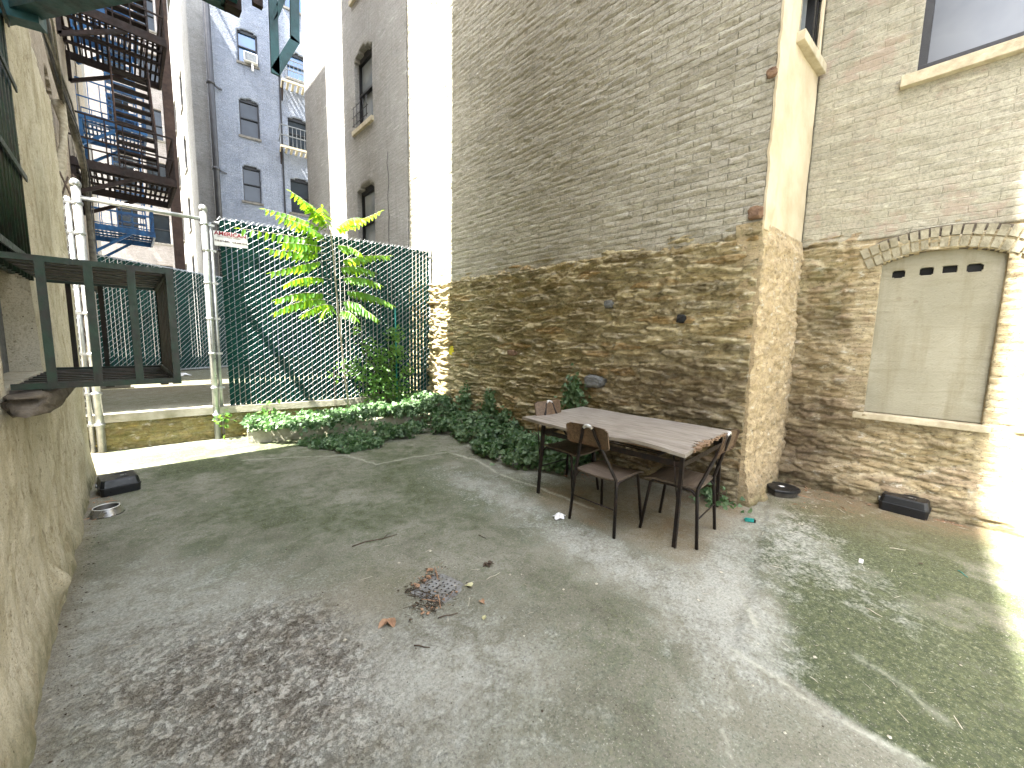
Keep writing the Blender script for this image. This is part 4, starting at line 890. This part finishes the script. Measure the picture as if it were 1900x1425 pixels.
# ================================================================== furniture
TX0, TX1, TY0, TY1, TH = 2.88, 3.98, 1.06, 2.74, .745
tb = empty('table', (3.43, 1.9, 0), 'dining table with warped peeling wood veneer top and black steel legs', 'table')
def top_h(U, V):     # U along length (Y), V across from the court side (X)
    w = .012*np.sin(U*5.2+1.0)*sstep(.35, 0, V)+.018*sstep(.3, .0, V)*np.sin(U*3.1+.4)-.03*sstep(.25, 0, V)*sstep(.45, 0, U)+.012*(fbm(U*2, V*2, 3, 401)-.5)+.02*sstep(1.35, 1.68, U)*sstep(.3, 0, V)
    return w-.012*blob(U, V, .0, .55, .25, .2), {}
def bite(u, v): return (u < .02+.045*np.exp(-((v-.45)/.16)**2)*(1+.5*np.sin(v*60))+.012*fbm(v*30, u, 3, 5)) & (v > .18) & (v < .98)
relief('tabletop', M['tabletop'], tb, (TX0, TY0, TH), (0, 1, 0), (1, 0, 0), (0, 0, 1), TY1-TY0, TX1-TX0, .014, top_h, holes=(bite,), skirt=.028)
g = G(); rr = random.Random(3)
g.box((TX0+.03, TY0+.045, TH-.034), (TX1-.02, TY1-.02, TH-.027))
for i in range(16): x = TX0+.16+i*.05; g.box((x, TY0-.005+rr.uniform(-.015, .03), TH-.03+rr.uniform(-.006, .004)), (x+rr.uniform(.02, .06), TY0+.14, TH-.012+rr.uniform(-.006, .004)))
g.build('chipboard_core', M['core'], tb, local=False)
for x, y, nm in ((TX0+.0, 1.075, 0), (TX0+.01, 2.47, 0), (TX1-.09, 1.10, 0), (TX1-.09, 2.50, 0)):
    g = G(); sx = 1 if x < 3.4 else -1
    g.bar((x-.02*sx, y, 0), (x+.03*sx, y, TH-.03), .030, .004); g.bar((x-.02*sx, y+.013, 0), (x+.03*sx, y+.013, TH-.03), .006, .032); g.tube([(x+.03*sx, y+.08, TH-.05), (x+.005, y+.02, .33)], .005, 6)
    g.build('leg', M['blackmetal'], tb, local=False)
g = G(); 
for x in (TX0+.04, TX1-.12): g.bar((x, 1.075, TH-.11), (x, 2.47, TH-.11), .006, .045)
for y in (1.09, 2.47): g.bar((TX0+.04, y, TH-.11), (TX1-.12, y, TH-.11), .006, .04)
g.build('apron', M['blackmetal'], tb, local=False)
g = G()
for i in range(7): x = TX0+.12+i*.055; g.bar((x, 1.30, TH-.085), (x, 2.15, TH-.085), .014, .006)
for y in (1.30, 2.15): g.bar((TX0+.03, y, TH-.09), (TX0+.5, y, TH-.09), .014, .012)
g.build('rack', M['blackmetal'], tb, local=False)

def make_chair():
    r = empty('chair', (0, 0, 0), 'x', 'chair', 'chairs around the weathered table')
    def seat_h(U, V): return .012*((U-.2)/.2)**2-.018*sstep(.3, .42, V)**2-.004, {}
    relief('seat', M['seatwood'], r, (-.205, -.20, .452), (1, 0, 0), (0, 1, 0), (0, 0, 1), .41, .42, .02, seat_h, skirt=.014)
    def back_h(U, V): return -.03*((U-.2)/.2)**2, {}
    rd = lambda u, v: (abs((u-.2)/.2)**7+abs((v-.09)/.09)**7) > 1
    relief('backrest', M['chairwood'], r, (-.20, -.285, .715), (1, 0, 0), (0, -.22, .975), (0, 1, 0), .40, .18, .01, back_h, holes=(rd,), skirt=.014)
    arch = []
    for i in range(13):
        t = math.pi*i/12; arch.append((-.060*math.cos(t), -.322-.012*math.sin(t), .82+.066*math.sin(t)))
    g = G(); L = [(-.225, -.235, 0), (-.205, -.205, .40), (-.200, -.205, .46)]; Rr = [(-x, y, z) for x, y, z in L][::-1]
    g.tube(L+arch+Rr, .0135, 8); g.build('back_frame', M['blackmetal'], r)
    g = G(); g.tube(arch[3:10], .0142, 8); g.build('scuffed_bend', M['whitescuff'], r)
    for s in (-1, 1):
        g = G(); g.tube([(s*.20, -.205, .395), (s*.195, -.16, .435), (s*.175, .14, .435), (s*.18, .17, .41), (s*.205, .225, 0)], .013, 8); g.build('front_leg', M['blackmetal'], r)
    g = G(); g.tube([(-.214, -.219, .22), (.214, -.219, .22)], .006, 6); g.build('stretcher', M['blackmetal'], r)
    g = G(); g.bar((-.19, .12, .437), (.19, .12, .437), .02, .012); g.build('seat_rail', M['blackmetal'], r)
    return r
c0 = make_chair()
for i, (x, y, rz, lab) in enumerate(((2.885, 1.69, -92, 'wooden chair on the near long side of the table with its back to the camera'), (3.18, 1.20, 2, 'wooden chair at the right hand end of the table next to the pillar'), (3.23, 2.36, 176, 'wooden chair at the far left end of the table, half hidden by ivy'))):
    o = c0 if i == 0 else copy_tree(c0)
    o.location = (x, y, yz(x, y)+.002); o.rotation_euler = (0, 0, R_(rz)); o['label'] = lab
tb.location.z += 0

# ================================================================== bait boxes, bowl, lidded pot
def bait_box(x, y, rz, L, W, H, label, mat='blackplastic'):
    r = empty('bait_box', (x, y, yz(x, y)), label, 'box', None, R_(rz))
    def ring(g, lv):
        P = []
        for (l, w, z, ch) in lv: P.append([(-l+ch, -w, z), (l-ch, -w, z), (l, -w+ch, z), (l, w-ch, z), (l-ch, w, z), (-l+ch, w, z), (-l, w-ch, z), (-l, -w+ch, z)])
        for a, b in zip(P[:-1], P[1:]):
            for i in range(8): j = (i+1) % 8; g.quad(a[i], a[j], b[j], b[i])
        g.quad(*P[-1]); g.quad(*P[0][::-1])
    l, w = L/2, W/2
    g = G(); ring(g, [(l*.96, w*.95, 0, .02), (l, w, H*.45, .025)]); g.build('base', M[mat], r, bevel=.004)
    g = G(); ring(g, [(l*1.03, w*1.03, H*.455, .028), (l*1.03, w*1.03, H*.54, .028), (l*.98, w*.97, H*.56, .025), (l*.92, w*.90, H*.93, .025), (l*.88, w*.85, H, .025)]); lid = g.build('lid', M[mat], r, bevel=.005)
    g = G(); g.box((-l*.1, -w*.52, H), (l*.5, -w*.40, H+.004)); g.box((-l*.1, w*.40, H), (l*.5, w*.52, H+.004)); g.build('lid_rib', M[mat], lid)
    g = G(); g.box((l*.12, -w*.12, H), (l*.30, w*.10, H+.0015)); g.box((l*.36, -w*.05, H), (l*.42, w*.08, H+.0015)); g.build('label_print', M['galv'], lid)
    g = G(); g.tube([(-l*1.03, w*.2, H*.5), (-l*1.10, w*.2, H*.5)], .02, 10); g.build('lock', M['galv'], r)
    return r
bait_box(-.165, 5.30, 8, .28, .30, .15, 'black plastic bait box on the moss at the foot of the left stucco wall', )
bait_box(5.08, -.15, -96, .33, .21, .155, 'black plastic bait box against the right wall under the blocked window')
r = empty('covered_pot', (4.72, .76, yz(4.72, .76)), 'low dusty black round ended box beside the foot of the pillar', 'box', None, R_(-52))
g = G(); n = 28
def dsh(l, w, z): return [(l*math.cos(a)*(1 if math.cos(a) > 0 else 1.0), w*math.sin(a)*(1.0), z) if math.cos(a) > -.55 else (-l*.62, w*max(-.8, min(.8, math.sin(a)*1.0)), z) for a in [2*math.pi*i/n for i in range(n)]]
def loft(g, rings):
    for a, b in zip(rings[:-1], rings[1:]):
        for i in range(n): j = (i+1) % n; g.quad(a[i], a[j], b[j], b[i])
    g.quad(*rings[-1]); g.quad(*rings[0][::-1])
loft(g, [dsh(.155, .125, 0), dsh(.165, .135, .05)]); g.build('base', M['rubber_lid'], r)
g = G(); loft(g, [dsh(.18, .15, .052), dsh(.18, .15, .07), dsh(.165, .14, .078)]); ld = g.build('lid', M['blackplastic'], r)
g = G(); g.box((-.01, -.02, .0785), (.035, .02, .080)); g.build('sticker', M['paper'], ld)
bo = empty('pet_bowl', (-.232, 4.66, yz(-.23, 4.66)), 'stainless steel pet bowl on the ground by the left wall', 'bowl')
g = G(); g.lathe([(.108, .002), (.112, .005), (.108, .009), (.084, .060)], (0, 0, 0), 36); g.f = g.f[:-1]; g.sm = g.sm[:-1]; g.build('bowl', M['steel'], bo)
g = G(); g.lathe([(.001, .012), (.055, .013), (.066, .022), (.078, .058)], (0, 0, 0), 36); g.f = g.f[:-2]; g.sm = g.sm[:-2]; g.build('basin', M['basin'], bo)
g = G(); g.tube([(.081*math.cos(a*math.pi/18), .081*math.sin(a*math.pi/18), .062) for a in range(37)], .0045, 8); g.build('rim', M['rimsteel'], bo)
g = G(); g.lathe([(.110, 0), (.113, .004), (.110, .008)], (0, 0, -.001), 36); g.build('rubber_rim', M['blackplastic'], bo)

# ================================================================== drain and litter
dx, dy = 1.295, 1.905
dr = empty('floor_drain', (dx, dy, yz(dx, dy)-.004), 'square perforated metal floor drain half buried in leaf litter', 'drain', None, R_(18))
g = G(); S = .11
for i in range(7): c = -S+.012+i*(2*S-.024)/6; g.box((c-.0095, -S, .008), (c+.0095, S, .0145)); g.box((-S, c-.0095, .0085), (S, c+.0095, .015))
g.build('grate', M['iron'], dr)
g = G(); 
for a, b in (((-S-.02, -S-.02, 0), (-S, S+.02, .013)), ((S, -S-.02, 0), (S+.02, S+.02, .013)), ((-S, -S-.02, 0), (S, -S, .013)), ((-S, S, 0), (S, S+.02, .013))): g.box(a, b)
g.build('rim', M['iron'], dr)
g = G(); g.box((-S, -S, -.02), (S, S, .004)); g.build('sump', M['dark'], dr)  # near-black box gives the shade under the grate

LEAF = [(0, 0), (.28, .30), (.24, .62), (0, 1), (-.24, .62), (-.28, .30)]
IVY = [(0, 0), (.30, -.08), (.50, .22), (.30, .36), (.34, .62), (.12, .62), (0, 1.0), (-.12, .62), (-.34, .62), (-.30, .36), (-.50, .22), (-.30, -.08)]
OVAL = [(0, 0), (.15, .13), (.185, .36), (.11, .72), (0, 1), (-.11, .72), (-.185, .36), (-.15, .13)]
def leaves(name, mat, P, D, Nn, size, tpl, parent=None, fold=.12, curl=.15):
    """P base, D direction of the midrib, Nn leaf normal, all (n,3)"""
    P = np.asarray(P, float); D = np.asarray(D, float); Nn = np.asarray(Nn, float); size = np.asarray(size, float)
    D = D/np.linalg.norm(D, axis=1, keepdims=True); S = np.cross(D, Nn); S /= np.maximum(np.linalg.norm(S, axis=1, keepdims=True), 1e-6); Nn = np.cross(S, D)
    T = np.array(tpl); k = len(T); half = k//2
    z = fold*abs(T[:, 0])-curl*T[:, 1]**2
    V = P[:, None]+size[:, None, None]*(T[None, :, 0, None]*S[:, None]+T[None, :, 1, None]*D[:, None]+z[None, :, None]*Nn[:, None])
    n = len(P); idx = np.arange(n)[:, None]*k
    tip = half if k % 2 == 0 else half
    f1 = idx+np.arange(0, tip+1)[None]; f2 = idx+np.array([0]+list(range(tip, k)))[None]
    V = V.reshape(-1, 3)
    if parent is not None: im = np.array(pmat(parent).inverted()); V = V @ im[:3, :3].T+im[:3, 3]
    me = bpy.data.meshes.new(name); me.from_pydata(V.tolist(), [], f1.tolist()+f2.tolist()); me.materials.append(mat)
    o = bpy.data.objects.new(name, me); COL.objects.link(o)
    if parent is not None: o.parent = parent
    return o
def rdir(n, up=.0): v = rng.normal(size=(n, 3)); v[:, 2] += up; return v/np.linalg.norm(v, axis=1, keepdims=True)

# ivy ground cover
poly = [(1.12, 6.25), (1.6, 5.95), (1.7, 5.5), (1.95, 5.1), (2.45, 5.05), (2.75, 5.35), (3.05, 5.2), (3.35, 5.35), (3.55, 4.9), (3.4, 4.4), (3.2, 3.8), (3.08, 3.3), (3.35, 2.95), (3.6, 2.6), (4.12, 2.5), (4.12, 6.45), (2.6, 6.72), (1.12, 6.95)]
def inpoly(x, y, P=poly):
    r = np.zeros(x.shape, bool); j = len(P)-1
    for i in range(len(P)):
        xi, yi = P[i]; xj, yj = P[j]; c = ((yi > y) != (yj > y)) & (x < (xj-xi)*(y-yi)/(yj-yi+1e-12)+xi); r ^= c; j = i
    return r
n = 52000; x = rng.uniform(1.0, 4.12, n); y = rng.uniform(2.5, 7.0, n)
e_ = .22*(fbm(x*5, y*5, 3, 501)-.5); ok = inpoly(x+e_, y+e_) & (fbm(x*3.5, y*3.5, 3, 503) > .33); x, y = x[ok], y[ok]
base = .0+.19*sstep(5.95, 6.0, y+.19*(x-1.1))
mound = .10+.20*sstep(3.2, 3.9, x)*(.55+.45*sstep(3.6, 5.0, y))+.16*blob(x, y, 2.9, 6.0, .8, .5)+.30*(fbm(x*4, y*4, 3, 505)-.35)
onp = y+.19*(x-1.1) > 5.98; mound = np.where(onp, mound*.8, np.where(x < 2.6, mound*.45, mound)); 
thin = (x < 2.9) & (y > 5.85) & (rng.random(len(x)) < .45); x, y, base, mound = x[~thin], y[~thin], base[~thin], mound[~thin]
t = rng.random(len(x))**.45; z = base+np.maximum(mound, .03)*t+.01
nn_ = rdir(len(x), 2.0); nn_[:, 0] -= .5; dd = rdir(len(x), -.3); dd[:, 0] -= .5; dd[:, 1] -= .3
iv = leaves('ivy', M['ivy'], np.stack([x, y, z], 1), dd, nn_, rng.uniform(.035, .078, len(x)), IVY); tag(iv, 'dense ivy covering the ground along the fence and the wall', 'ivy', kind='stuff')
g = G()
for i in range(150):
    j = rng.integers(len(x)); p = Vector((x[j], y[j], z[j])); a = rng.uniform(0, 6.28); g.tube([p, p+Vector((.1*math.cos(a), .1*math.sin(a), .02)), p+Vector((.22*math.cos(a), .22*math.sin(a), -.05))], .003, 4)
o = g.build('ivy_stems', M['twig'], iv)
# clumps climbing the main wall and elsewhere: (px,py,rx,rz,n)
for k, (px, py, ry, rz, n, lab) in enumerate(((862, 745, .17, .24, 330, 'ivy clump climbing the rubble wall nearest the fence corner'), (908, 752, .15, .26, 300, 'ivy clump climbing the rubble wall, taller middle one'), (936, 775, .14, .14, 160, 'short ivy clump climbing the rubble wall just left of the table'),
        (1063, 735, .17, .26, 360, 'dark ivy clump climbing the rubble wall behind the left end of the table'), (1340, 905, .20, .13, 90, 'small ivy clump at the foot of the pillar behind the right hand chair'), (1090, 850, .20, .10, 90, 'small ivy patch on the ground under the table'))):
    p = onX(px, py, XW-.10); 
    if k > 3: p = gnd(px, py+8 if k == 4 else py, .07)
    if k == 4: p.x = min(p.x, 4.02)
    u = rng.normal(size=(n, 3))*np.array([.035 if k < 4 else .10, ry*.5, rz*.5]); u[:, 1] *= np.clip(1-.5*u[:, 2]/rz, .4, 1.4)
    P = u+np.array(p); P[:, 2] = np.maximum(P[:, 2], .02); P[:, 0] = np.minimum(P[:, 0], XW-.04)
    Nn = rdir(n, 1.0); Nn[:, 0] -= 1.2; D = rdir(n, -1.2)
    pl_ = empty('ivy_plant', (p.x, p.y, 0), lab, 'ivy', 'ivy clumps at the foot of the rubble wall'); leaves('leaves', M['ivy'], P, D, Nn, rng.uniform(.035, .065, n), IVY, pl_)
    g = G()
    for i in range(5): g.tube([(p.x+.03, p.y+rng.uniform(-.1, .1), 0.02), (p.x+.03, p.y+rng.uniform(-.08, .08), p.z*.6), (p.x+.01, p.y+rng.uniform(-.08, .08), p.z+rz*.4)], .004, 5)
    g.build('stem', M['twig'], pl_, local=False)

# tree of heaven sapling in front of the fence
OFF = .17
def fp(px, py, off=OFF): return on(px, py, FA+fn*off, fn)
tr = empty('sapling', fp(648, 752), 'tall tree of heaven sapling with bright yellow green feathered leaves before the fence', 'sapling')
tp = [fp(648, 762), fp(640, 700), fp(632, 620), fp(624, 540), fp(618, 470), fp(612, 418)]
g = G(); g.tube(tp, [.016, .014, .013, .012, .010, .007], 8); g.build('trunk', M['bark'], tr, local=False)
FR = [((606, 448), (560, 440), (446, 424), .9, .10, 13, .3), ((612, 425), (590, 385), (541, 356), .35, .02, 12, 0), ((608, 432), (560, 400), (492, 388), .3, .0, 11, 0), ((612, 432), (655, 415), (706, 392), .15, .05, 12, 1),
      ((606, 470), (560, 470), (500, 462), .6, .15, 9, 0), ((612, 482), (560, 490), (503, 505), .5, .12, 10, 0), ((618, 488), (670, 470), (722, 474), .5, .0, 11, 0), ((620, 500), (655, 486), (694, 505), .5, .1, 9, 0),
      ((618, 548), (565, 535), (512, 555), .6, .1, 11, 0), ((620, 560), (570, 545), (508, 580), .6, .2, 11, 0), ((624, 540), (680, 535), (728, 566), .6, .12, 12, 0), ((624, 562), (660, 550), (682, 580), .6, .2, 9, 0),
      ((614, 430), (600, 400), (598, 385), .3, .3, 7, 0), ((620, 575), (610, 560), (596, 590), .6, .35, 7, 0), ((626, 580), (645, 570), (662, 592), .6, .35, 7, 0), ((610, 445), (580, 420), (520, 402), .5, .25, 11, 0), ((610, 438), (585, 375), (560, 372), .35, .2, 10, 0), ((616, 520), (570, 505), (528, 528), .6, .3, 9, 0), ((622, 520), (665, 505), (705, 528), .6, .25, 10, 0), ((624, 570), (600, 555), (560, 585), .7, .35, 9, 0), ((626, 566), (668, 560), (700, 592), .7, .3, 9, 0), ((614, 436), (640, 400), (668, 405), .3, .2, 9, 0), ((616, 455), (648, 452), (668, 470), .4, .3, 8, 0), ((608, 460), (570, 452), (525, 450), .8, .3, 10, 0)]
for a, m, b, droop, fwd, nl, hot in FR:
    A, Mi, B = fp(*a), fp(*m, off=OFF+fwd*.5), fp(*b, off=OFF+fwd)
    pts = [A*(1-t)**2+Mi*2*t*(1-t)+B*t*t for t in [i/12 for i in range(13)]]
    g = G(); g.tube(pts, [.004-.0002*i for i in range(13)], 5); rc = g.build('frond', M['paletwig'], tr, local=False)
    P, D, Nn, S = [], [], [], []
    Lf = (B-A).length
    for i in range(nl):
        t = .16+.84*(i+.5)/nl; q = A*(1-t)**2+Mi*2*t*(1-t)+B*t*t; tan = ((Mi-A)*(1-t)+(B-Mi)*t).normalized()
        side = tan.cross(Vector((0, 0, 1))).normalized()
        for s in (-1, 1):
            d = side*s*(1-.35*droop)+tan*.35+Vector((0, 0, -.3-droop*1.0+random.uniform(-.3, .25)))
            P.append(q); D.append(d); Nn.append((Vector((0, 0, 1))+side*s*-.2*droop+tan*-.4+Vector((random.uniform(-.2, .2), random.uniform(-.2, .2), 0))).normalized())
            S.append((.20-.08*abs(t-.45)*2)*random.uniform(.85, 1.1)*min(1, .6+Lf))
    P.append(B); D.append((B-Mi)); Nn.append(Vector((0, 0, 1))); S.append(.08)
    leaves('leaflets', M['ail'], [tuple(v) for v in P], [tuple(v) for v in D], [tuple(v) for v in Nn], S, OVAL, rc, fold=.1, curl=.12)

# green stake and shrub
g = G(); a = fp(733, 573, .10); b = fp(737, 745, .10); g.tube([b, a], .011, 8); g.tube([a, a+Vector((0, 0, .01))], .013, 8); tag(g.build('garden_stake', M['teal_plastic']), 'turquoise garden stake among the shrub by the fence', 'stake')
sh = empty('shrub', fp(715, 750, .12), 'leafy shrub leaning on the right part of the fence beside the turquoise stake', 'shrub')
P, D, Nn, S = [], [], [], []
g = G()
for (px, py, r, n) in ((733, 620, .16, 70), (735, 650, .18, 80), (705, 660, .25, 80), (680, 640, .15, 25), (715, 690, .28, 130), (690, 700, .24, 80), (665, 690, .2, 45), (720, 725, .3, 120), (650, 680, .16, 30), (690, 735, .28, 60), (755, 690, .15, 30), (745, 730, .2, 50), (664, 613, .09, 10)):
    c = fp(px, py, .14); g.tube([fp(715+random.uniform(-15, 15), 758, .12), fp((715+px)/2, (758+py)/2-6, .15), c], .004, 5)
    for i in range(int(n*1.7)): P.append(tuple(c+Vector((random.gauss(0, r*.5), random.gauss(0, .07), random.gauss(0, r*.5))))); D.append((random.gauss(0, 1), random.gauss(0, 1)-.3, -.5+random.gauss(0, .5))); Nn.append((random.gauss(-.2, .5), random.gauss(-.5, .5), 1)); S.append(random.uniform(.04, .09))
P = [(x, min(y, 6.43+(4.16-x)*.184-.03), max(z, .25)) for x, y, z in P]
leaves('leaves', M['shrub'], P, D, Nn, S, OVAL+[] if False else LEAF, sh); g.build('stem', M['twig'], sh, local=False)
for (px, py, n, r, lab) in ((415, 778, 34, .12, 'small bright weed at the foot of the right gate post'), (500, 765, 30, .14, 'broad leaved weed standing above the planter kerb'), (770, 730, 40, .16, 'yellow green weed under the right end of the fence'), (620, 690, 12, .12, 'thin weed with few leaves left of the sapling trunk')):
    c = fp(px, py, .12); wd = empty('weed', (c.x, c.y, 0), lab, 'weed', 'weeds along the fence foot')
    leaves('leaves', M['shrub'], np.array(c)+rng.normal(size=(n, 3))*np.array([r*.5, .05, r*.5]), rdir(n, -.4), rdir(n, 1.5), rng.uniform(.04, .09, n), LEAF, wd)
    g = G()
    for i in range(4): g.tube([(c.x, c.y, .0), (c.x+random.uniform(-.05, .05), c.y, c.z+r*.3)], .003, 4)
    g.build('stem', M['twig'], wd, local=False)

# litter one can point at
def litter_leaf(px, py, sz, mat, lab, tpl=LEAF, name='dry_leaf', n=1, rz=None):
    p = gnd(px, py); z = yz(p.x, p.y)+.006; a = rng.uniform(0, 6.28) if rz is None else rz
    o = leaves(name, M[mat], [(p.x, p.y, z+.004*i) for i in range(n)], [(math.cos(a+i*1.1), math.sin(a+i*1.1), .15) for i in range(n)], [(.2*math.sin(i), .1, 1) for i in range(n)], [sz]*n, tpl, fold=.35, curl=.25)
    tag(o, lab, 'leaf')
litter_leaf(722, 1148, .085, 'dryleaf', 'curled brown dry leaf lying left below the floor drain', n=2)
litter_leaf(876, 1087, .05, 'paleleaf', 'pale star shaped leaf just right of the floor drain', IVY)
litter_leaf(897, 1152, .045, 'paleleaf', 'pale olive curled leaf right below the floor drain')
litter_leaf(792, 1060, .06, 'dryleaf', 'reddish dry leaf at the upper left of the floor drain')
litter_leaf(892, 1116, .04, 'dryleaf', 'tiny brown leaf right of the floor drain below the pale star leaf', IVY)
litter_leaf(1713, 1053, .03, 'twig', 'dark leaf scrap on the mossy concrete at the right')
litter_leaf(905, 1048, .05, 'twig', 'dark crumpled leaf with stalk above right of the drain', IVY, n=3)
def stick(px0, py0, px1, py1, r, mat, lab, name='twig', fork=False):
    a = gnd(px0, py0); b = gnd(px1, py1); a.z = yz(a.x, a.y)+r*1.5; b.z = yz(b.x, b.y)+r*1.5; d = b-a; s = Vector((-d.y, d.x, 0))*.05
    g = G(); g.tube([a, a+d*.3+s, a+d*.65-s*.4, b], [r, r*.9, r*.8, r*.6], 6)
    if fork: g.tube([a+d*.7, a+d*.8+s*2.4, a+d*.92+s*2.6], [r*.7, r*.5, r*.3], 5)
    tag(g.build(name, M[mat]), lab, 'twig' if name == 'twig' else 'straw')
stick(653, 1015, 737, 993, .0045, 'twig', 'long dark forked twig above left of the floor drain', fork=True)
stick(768, 1200, 798, 1204, .0035, 'twig', 'short dark twig below the floor drain')
stick(813, 1148, 850, 1138, .0035, 'twig', 'slim twig just below the floor drain')
stick(888, 994, 902, 1000, .003, 'twig', 'tiny dark twig above the floor drain')
stick(902, 1077, 928, 1064, .0025, 'paletwig', 'pale thin stalk right of the floor drain', 'stalk')
stick(1606, 1133, 1636, 1150, .003, 'paletwig', 'pale stalk on the mossy slab at the right', 'stalk')
stick(1650, 1022, 1680, 1026, .003, 'paletwig', 'pale stalk before the right bait box', 'stalk')
stick(1553, 948, 1568, 956, .003, 'paletwig', 'pale stalk between the round ended box and the right bait box', 'stalk')
stick(1777, 1064, 1795, 1077, .003, 'teal_plastic', 'turquoise plastic strip on the concrete at the far right', 'stalk')
def crumple(name, px, py, sx, sy, h, mat, lab, cat, s, z0=0, rz=0):
    p = gnd(px, py, z0); z = z0 if z0 else yz(p.x, p.y)
    def f(U, V):
        e = np.minimum(np.minimum(U, 2*sx-U)/sx, np.minimum(V, 2*sy-V)/sy); return .004+h*sstep(0, .7, e)*ridge(U/sx*1.7, V/sy*1.7, 3, s), {}
    c_ = lambda u, v: ((u-sx)/sx)**2+((v-sy)/sy)**2 > .75+.25*np.sin(np.arctan2(v-sy, u-sx)*5+s)
    o = relief(name, M[mat], None, (p.x-sx, p.y-sy, z+.002), (1, 0, 0), (0, 1, 0), (0, 0, 1), 2*sx, 2*sy, sx/16, f, holes=(c_,), skirt=.002); tag(o, lab, cat); return o
crumple('crumpled_tissue', 1037, 960, .07, .055, .03, 'paper', 'crumpled white tissue on the concrete left of the near chair', 'tissue', 3)
crumple('cloth_sheet', 248, 690, .62, .45, .16, 'tarp', 'pale grey crumpled sheet on the terrace seen through the cage', 'sheet', 5, TZ)
crumple('dark_bag', 208, 680, .22, .35, .34, 'rustbrown', 'dark brown slumped bag beside the pale sheet on the terrace', 'bag', 8, TZ)
crumple('paper_bag', 336, 697, .22, .12, .07, 'paper', 'rolled white paper bag before the far fence on the terrace', 'bag', 9, TZ)
a = gnd(185, 722, TZ); g = G(); g.box((a.x, a.y-.06, TZ+.015), (a.x+.42, a.y+.16, TZ+.085)); tag(g.build('wood_plank', M['cable'], bevel=.01), 'short weathered plank lying on the terrace left of the paper bag', 'plank')
cpz = gnd(1388, 968); pc = empty('plastic_piece', (cpz.x, cpz.y, yz(cpz.x, cpz.y)), 'small broken teal plastic piece on the ground right of the chairs', 'plastic piece', None, .5)
g = G(); g.box((-.02, -.04, .004), (.02, .03, .02)); g.box((-.02, -.04, .02), (-.012, .03, .04)); g.build('shell', M['teal_plastic'], pc, bevel=.003)
g = G(); g.box((-.018, -.055, .002), (.02, -.041, .028)); g.build('broken_end', M['blackplastic'], pc, bevel=.003)
p = gnd(1597, 1047); g = G(); g.box((p.x-.03, p.y-.012, yz(p.x, p.y)+.003), (p.x+.035, p.y+.012, yz(p.x, p.y)+.010)); tag(g.build('tile_shard', M['white'], bevel=.002), 'white shard on the mossy concrete at the right', 'shard')
# a dense scatter nobody could count
def scatter(name, lab, cat, mat, regions, shp, n0, s0, s1, up=.012):
    V, F = [], []; r2 = random.Random(hash(name) % 1000 if False else len(name)*7)
    for (x, y, rx, ry, a, n) in regions:
        for i in range(n):
            u, v = r2.gauss(0, .5)*rx, r2.gauss(0, .5)*ry; px_, py_ = x+u*math.cos(a)-v*math.sin(a), y+u*math.sin(a)+v*math.cos(a)
            if px_ < -.36 or px_ > 5.25 or py_ > 7: continue
            s_ = r2.uniform(s0, s1)*(.5+r2.random()**3*1.3); z = yz(px_, py_)+r2.uniform(0, up); an = r2.uniform(0, 6.28); b = len(V); k = r2.choice(shp)
            if k == 'p':
                for j in range(5): q = an+j*1.256; V.append((px_+s_*math.cos(q)*r2.uniform(.6, 1.1), py_+s_*math.sin(q)*r2.uniform(.6, 1.1), z+r2.uniform(0, s_*.5)))
                V.append((px_, py_, z+s_*r2.uniform(.4, .9)))
                for j in range(5): F.append((b+j, b+(j+1) % 5, b+5))
            else:
                l = s_*3.2; w = s_*.16; c, s = math.cos(an), math.sin(an); dz = r2.uniform(-.006, .01)
                V += [(px_-l*c+w*s, py_-l*s-w*c, z), (px_-l*c-w*s, py_-l*s+w*c, z), (px_+l*c-w*s, py_+l*s+w*c, z+dz), (px_+l*c+w*s, py_+l*s-w*c, z+dz), (px_, py_, z+w*2.5)]
                F += [(b, b+1, b+4), (b+1, b+2, b+4), (b+2, b+3, b+4), (b+3, b, b+4)]
    me = bpy.data.meshes.new(name); me.from_pydata(V, [], F); me.materials.append(M[mat]); o = bpy.data.objects.new(name, me); COL.objects.link(o); tag(o, lab, cat, kind='stuff')
DR = [(dx-.11, dy-.08, .16, .10, .3, 200), (dx-.02, dy+.13, .15, .06, .3, 120), (dx-.13, dy+.02, .07, .14, .3, 120)]
scatter('leaf_debris', 'brown leaf crumbs and grit packed round the floor drain', 'debris', 'dirt', DR, 'ps', 0, .0035, .010, .012)
scatter('dry_debris', 'tan dry leaf bits and straw round the drain and wall foot', 'debris', 'dryleaf', [(dx-.02, dy+.13, .15, .06, .3, 30), (dx-.08, dy-.1, .16, .06, .3, 30), (4.95, .55, .5, .35, -.6, 70), (5.1, -.35, .12, .3, 0, 40), (3.8, 2.5, .4, .5, 0, 60), (-.25, 4.9, .12, .3, 0, 40)], 'ps', 0, .006, .016, .012)
scatter('pale_debris', 'pale straw and paper scraps scattered over the yard', 'debris', 'paletwig', [(dx, dy, .5, .5, 0, 60), (4.9, .5, .6, .4, -.6, 70), (3.7, .3, 1.5, .8, 0, 60), (1.8, 2.5, 2.5, 2.5, 0, 70), (5.1, -.4, .1, .3, 0, 30), (2.4, 0, .8, .5, 0, 60)], 'ps', 0, .003, .009, .006)
scatter('grit', 'dark grit and soil crumbs along the wall foots', 'debris', 'dirt', [(4.95, .6, .6, .3, -.6, 260), (5.12, -.3, .14, .6, 0, 200), (-.30, 3.5, .06, 2.5, 0, 300), (1.5, 2.5, 2.5, 2.5, 0, 260), (3.8, 2.4, .5, .9, 0, 200), (4.0, 1.2, .15, .5, 0, 80), (3.4, 4.6, .5, .8, 0, 160), (.5, 1.9, .6, .5, 0, 60)], 'p', 0, .002, .0055, .002)
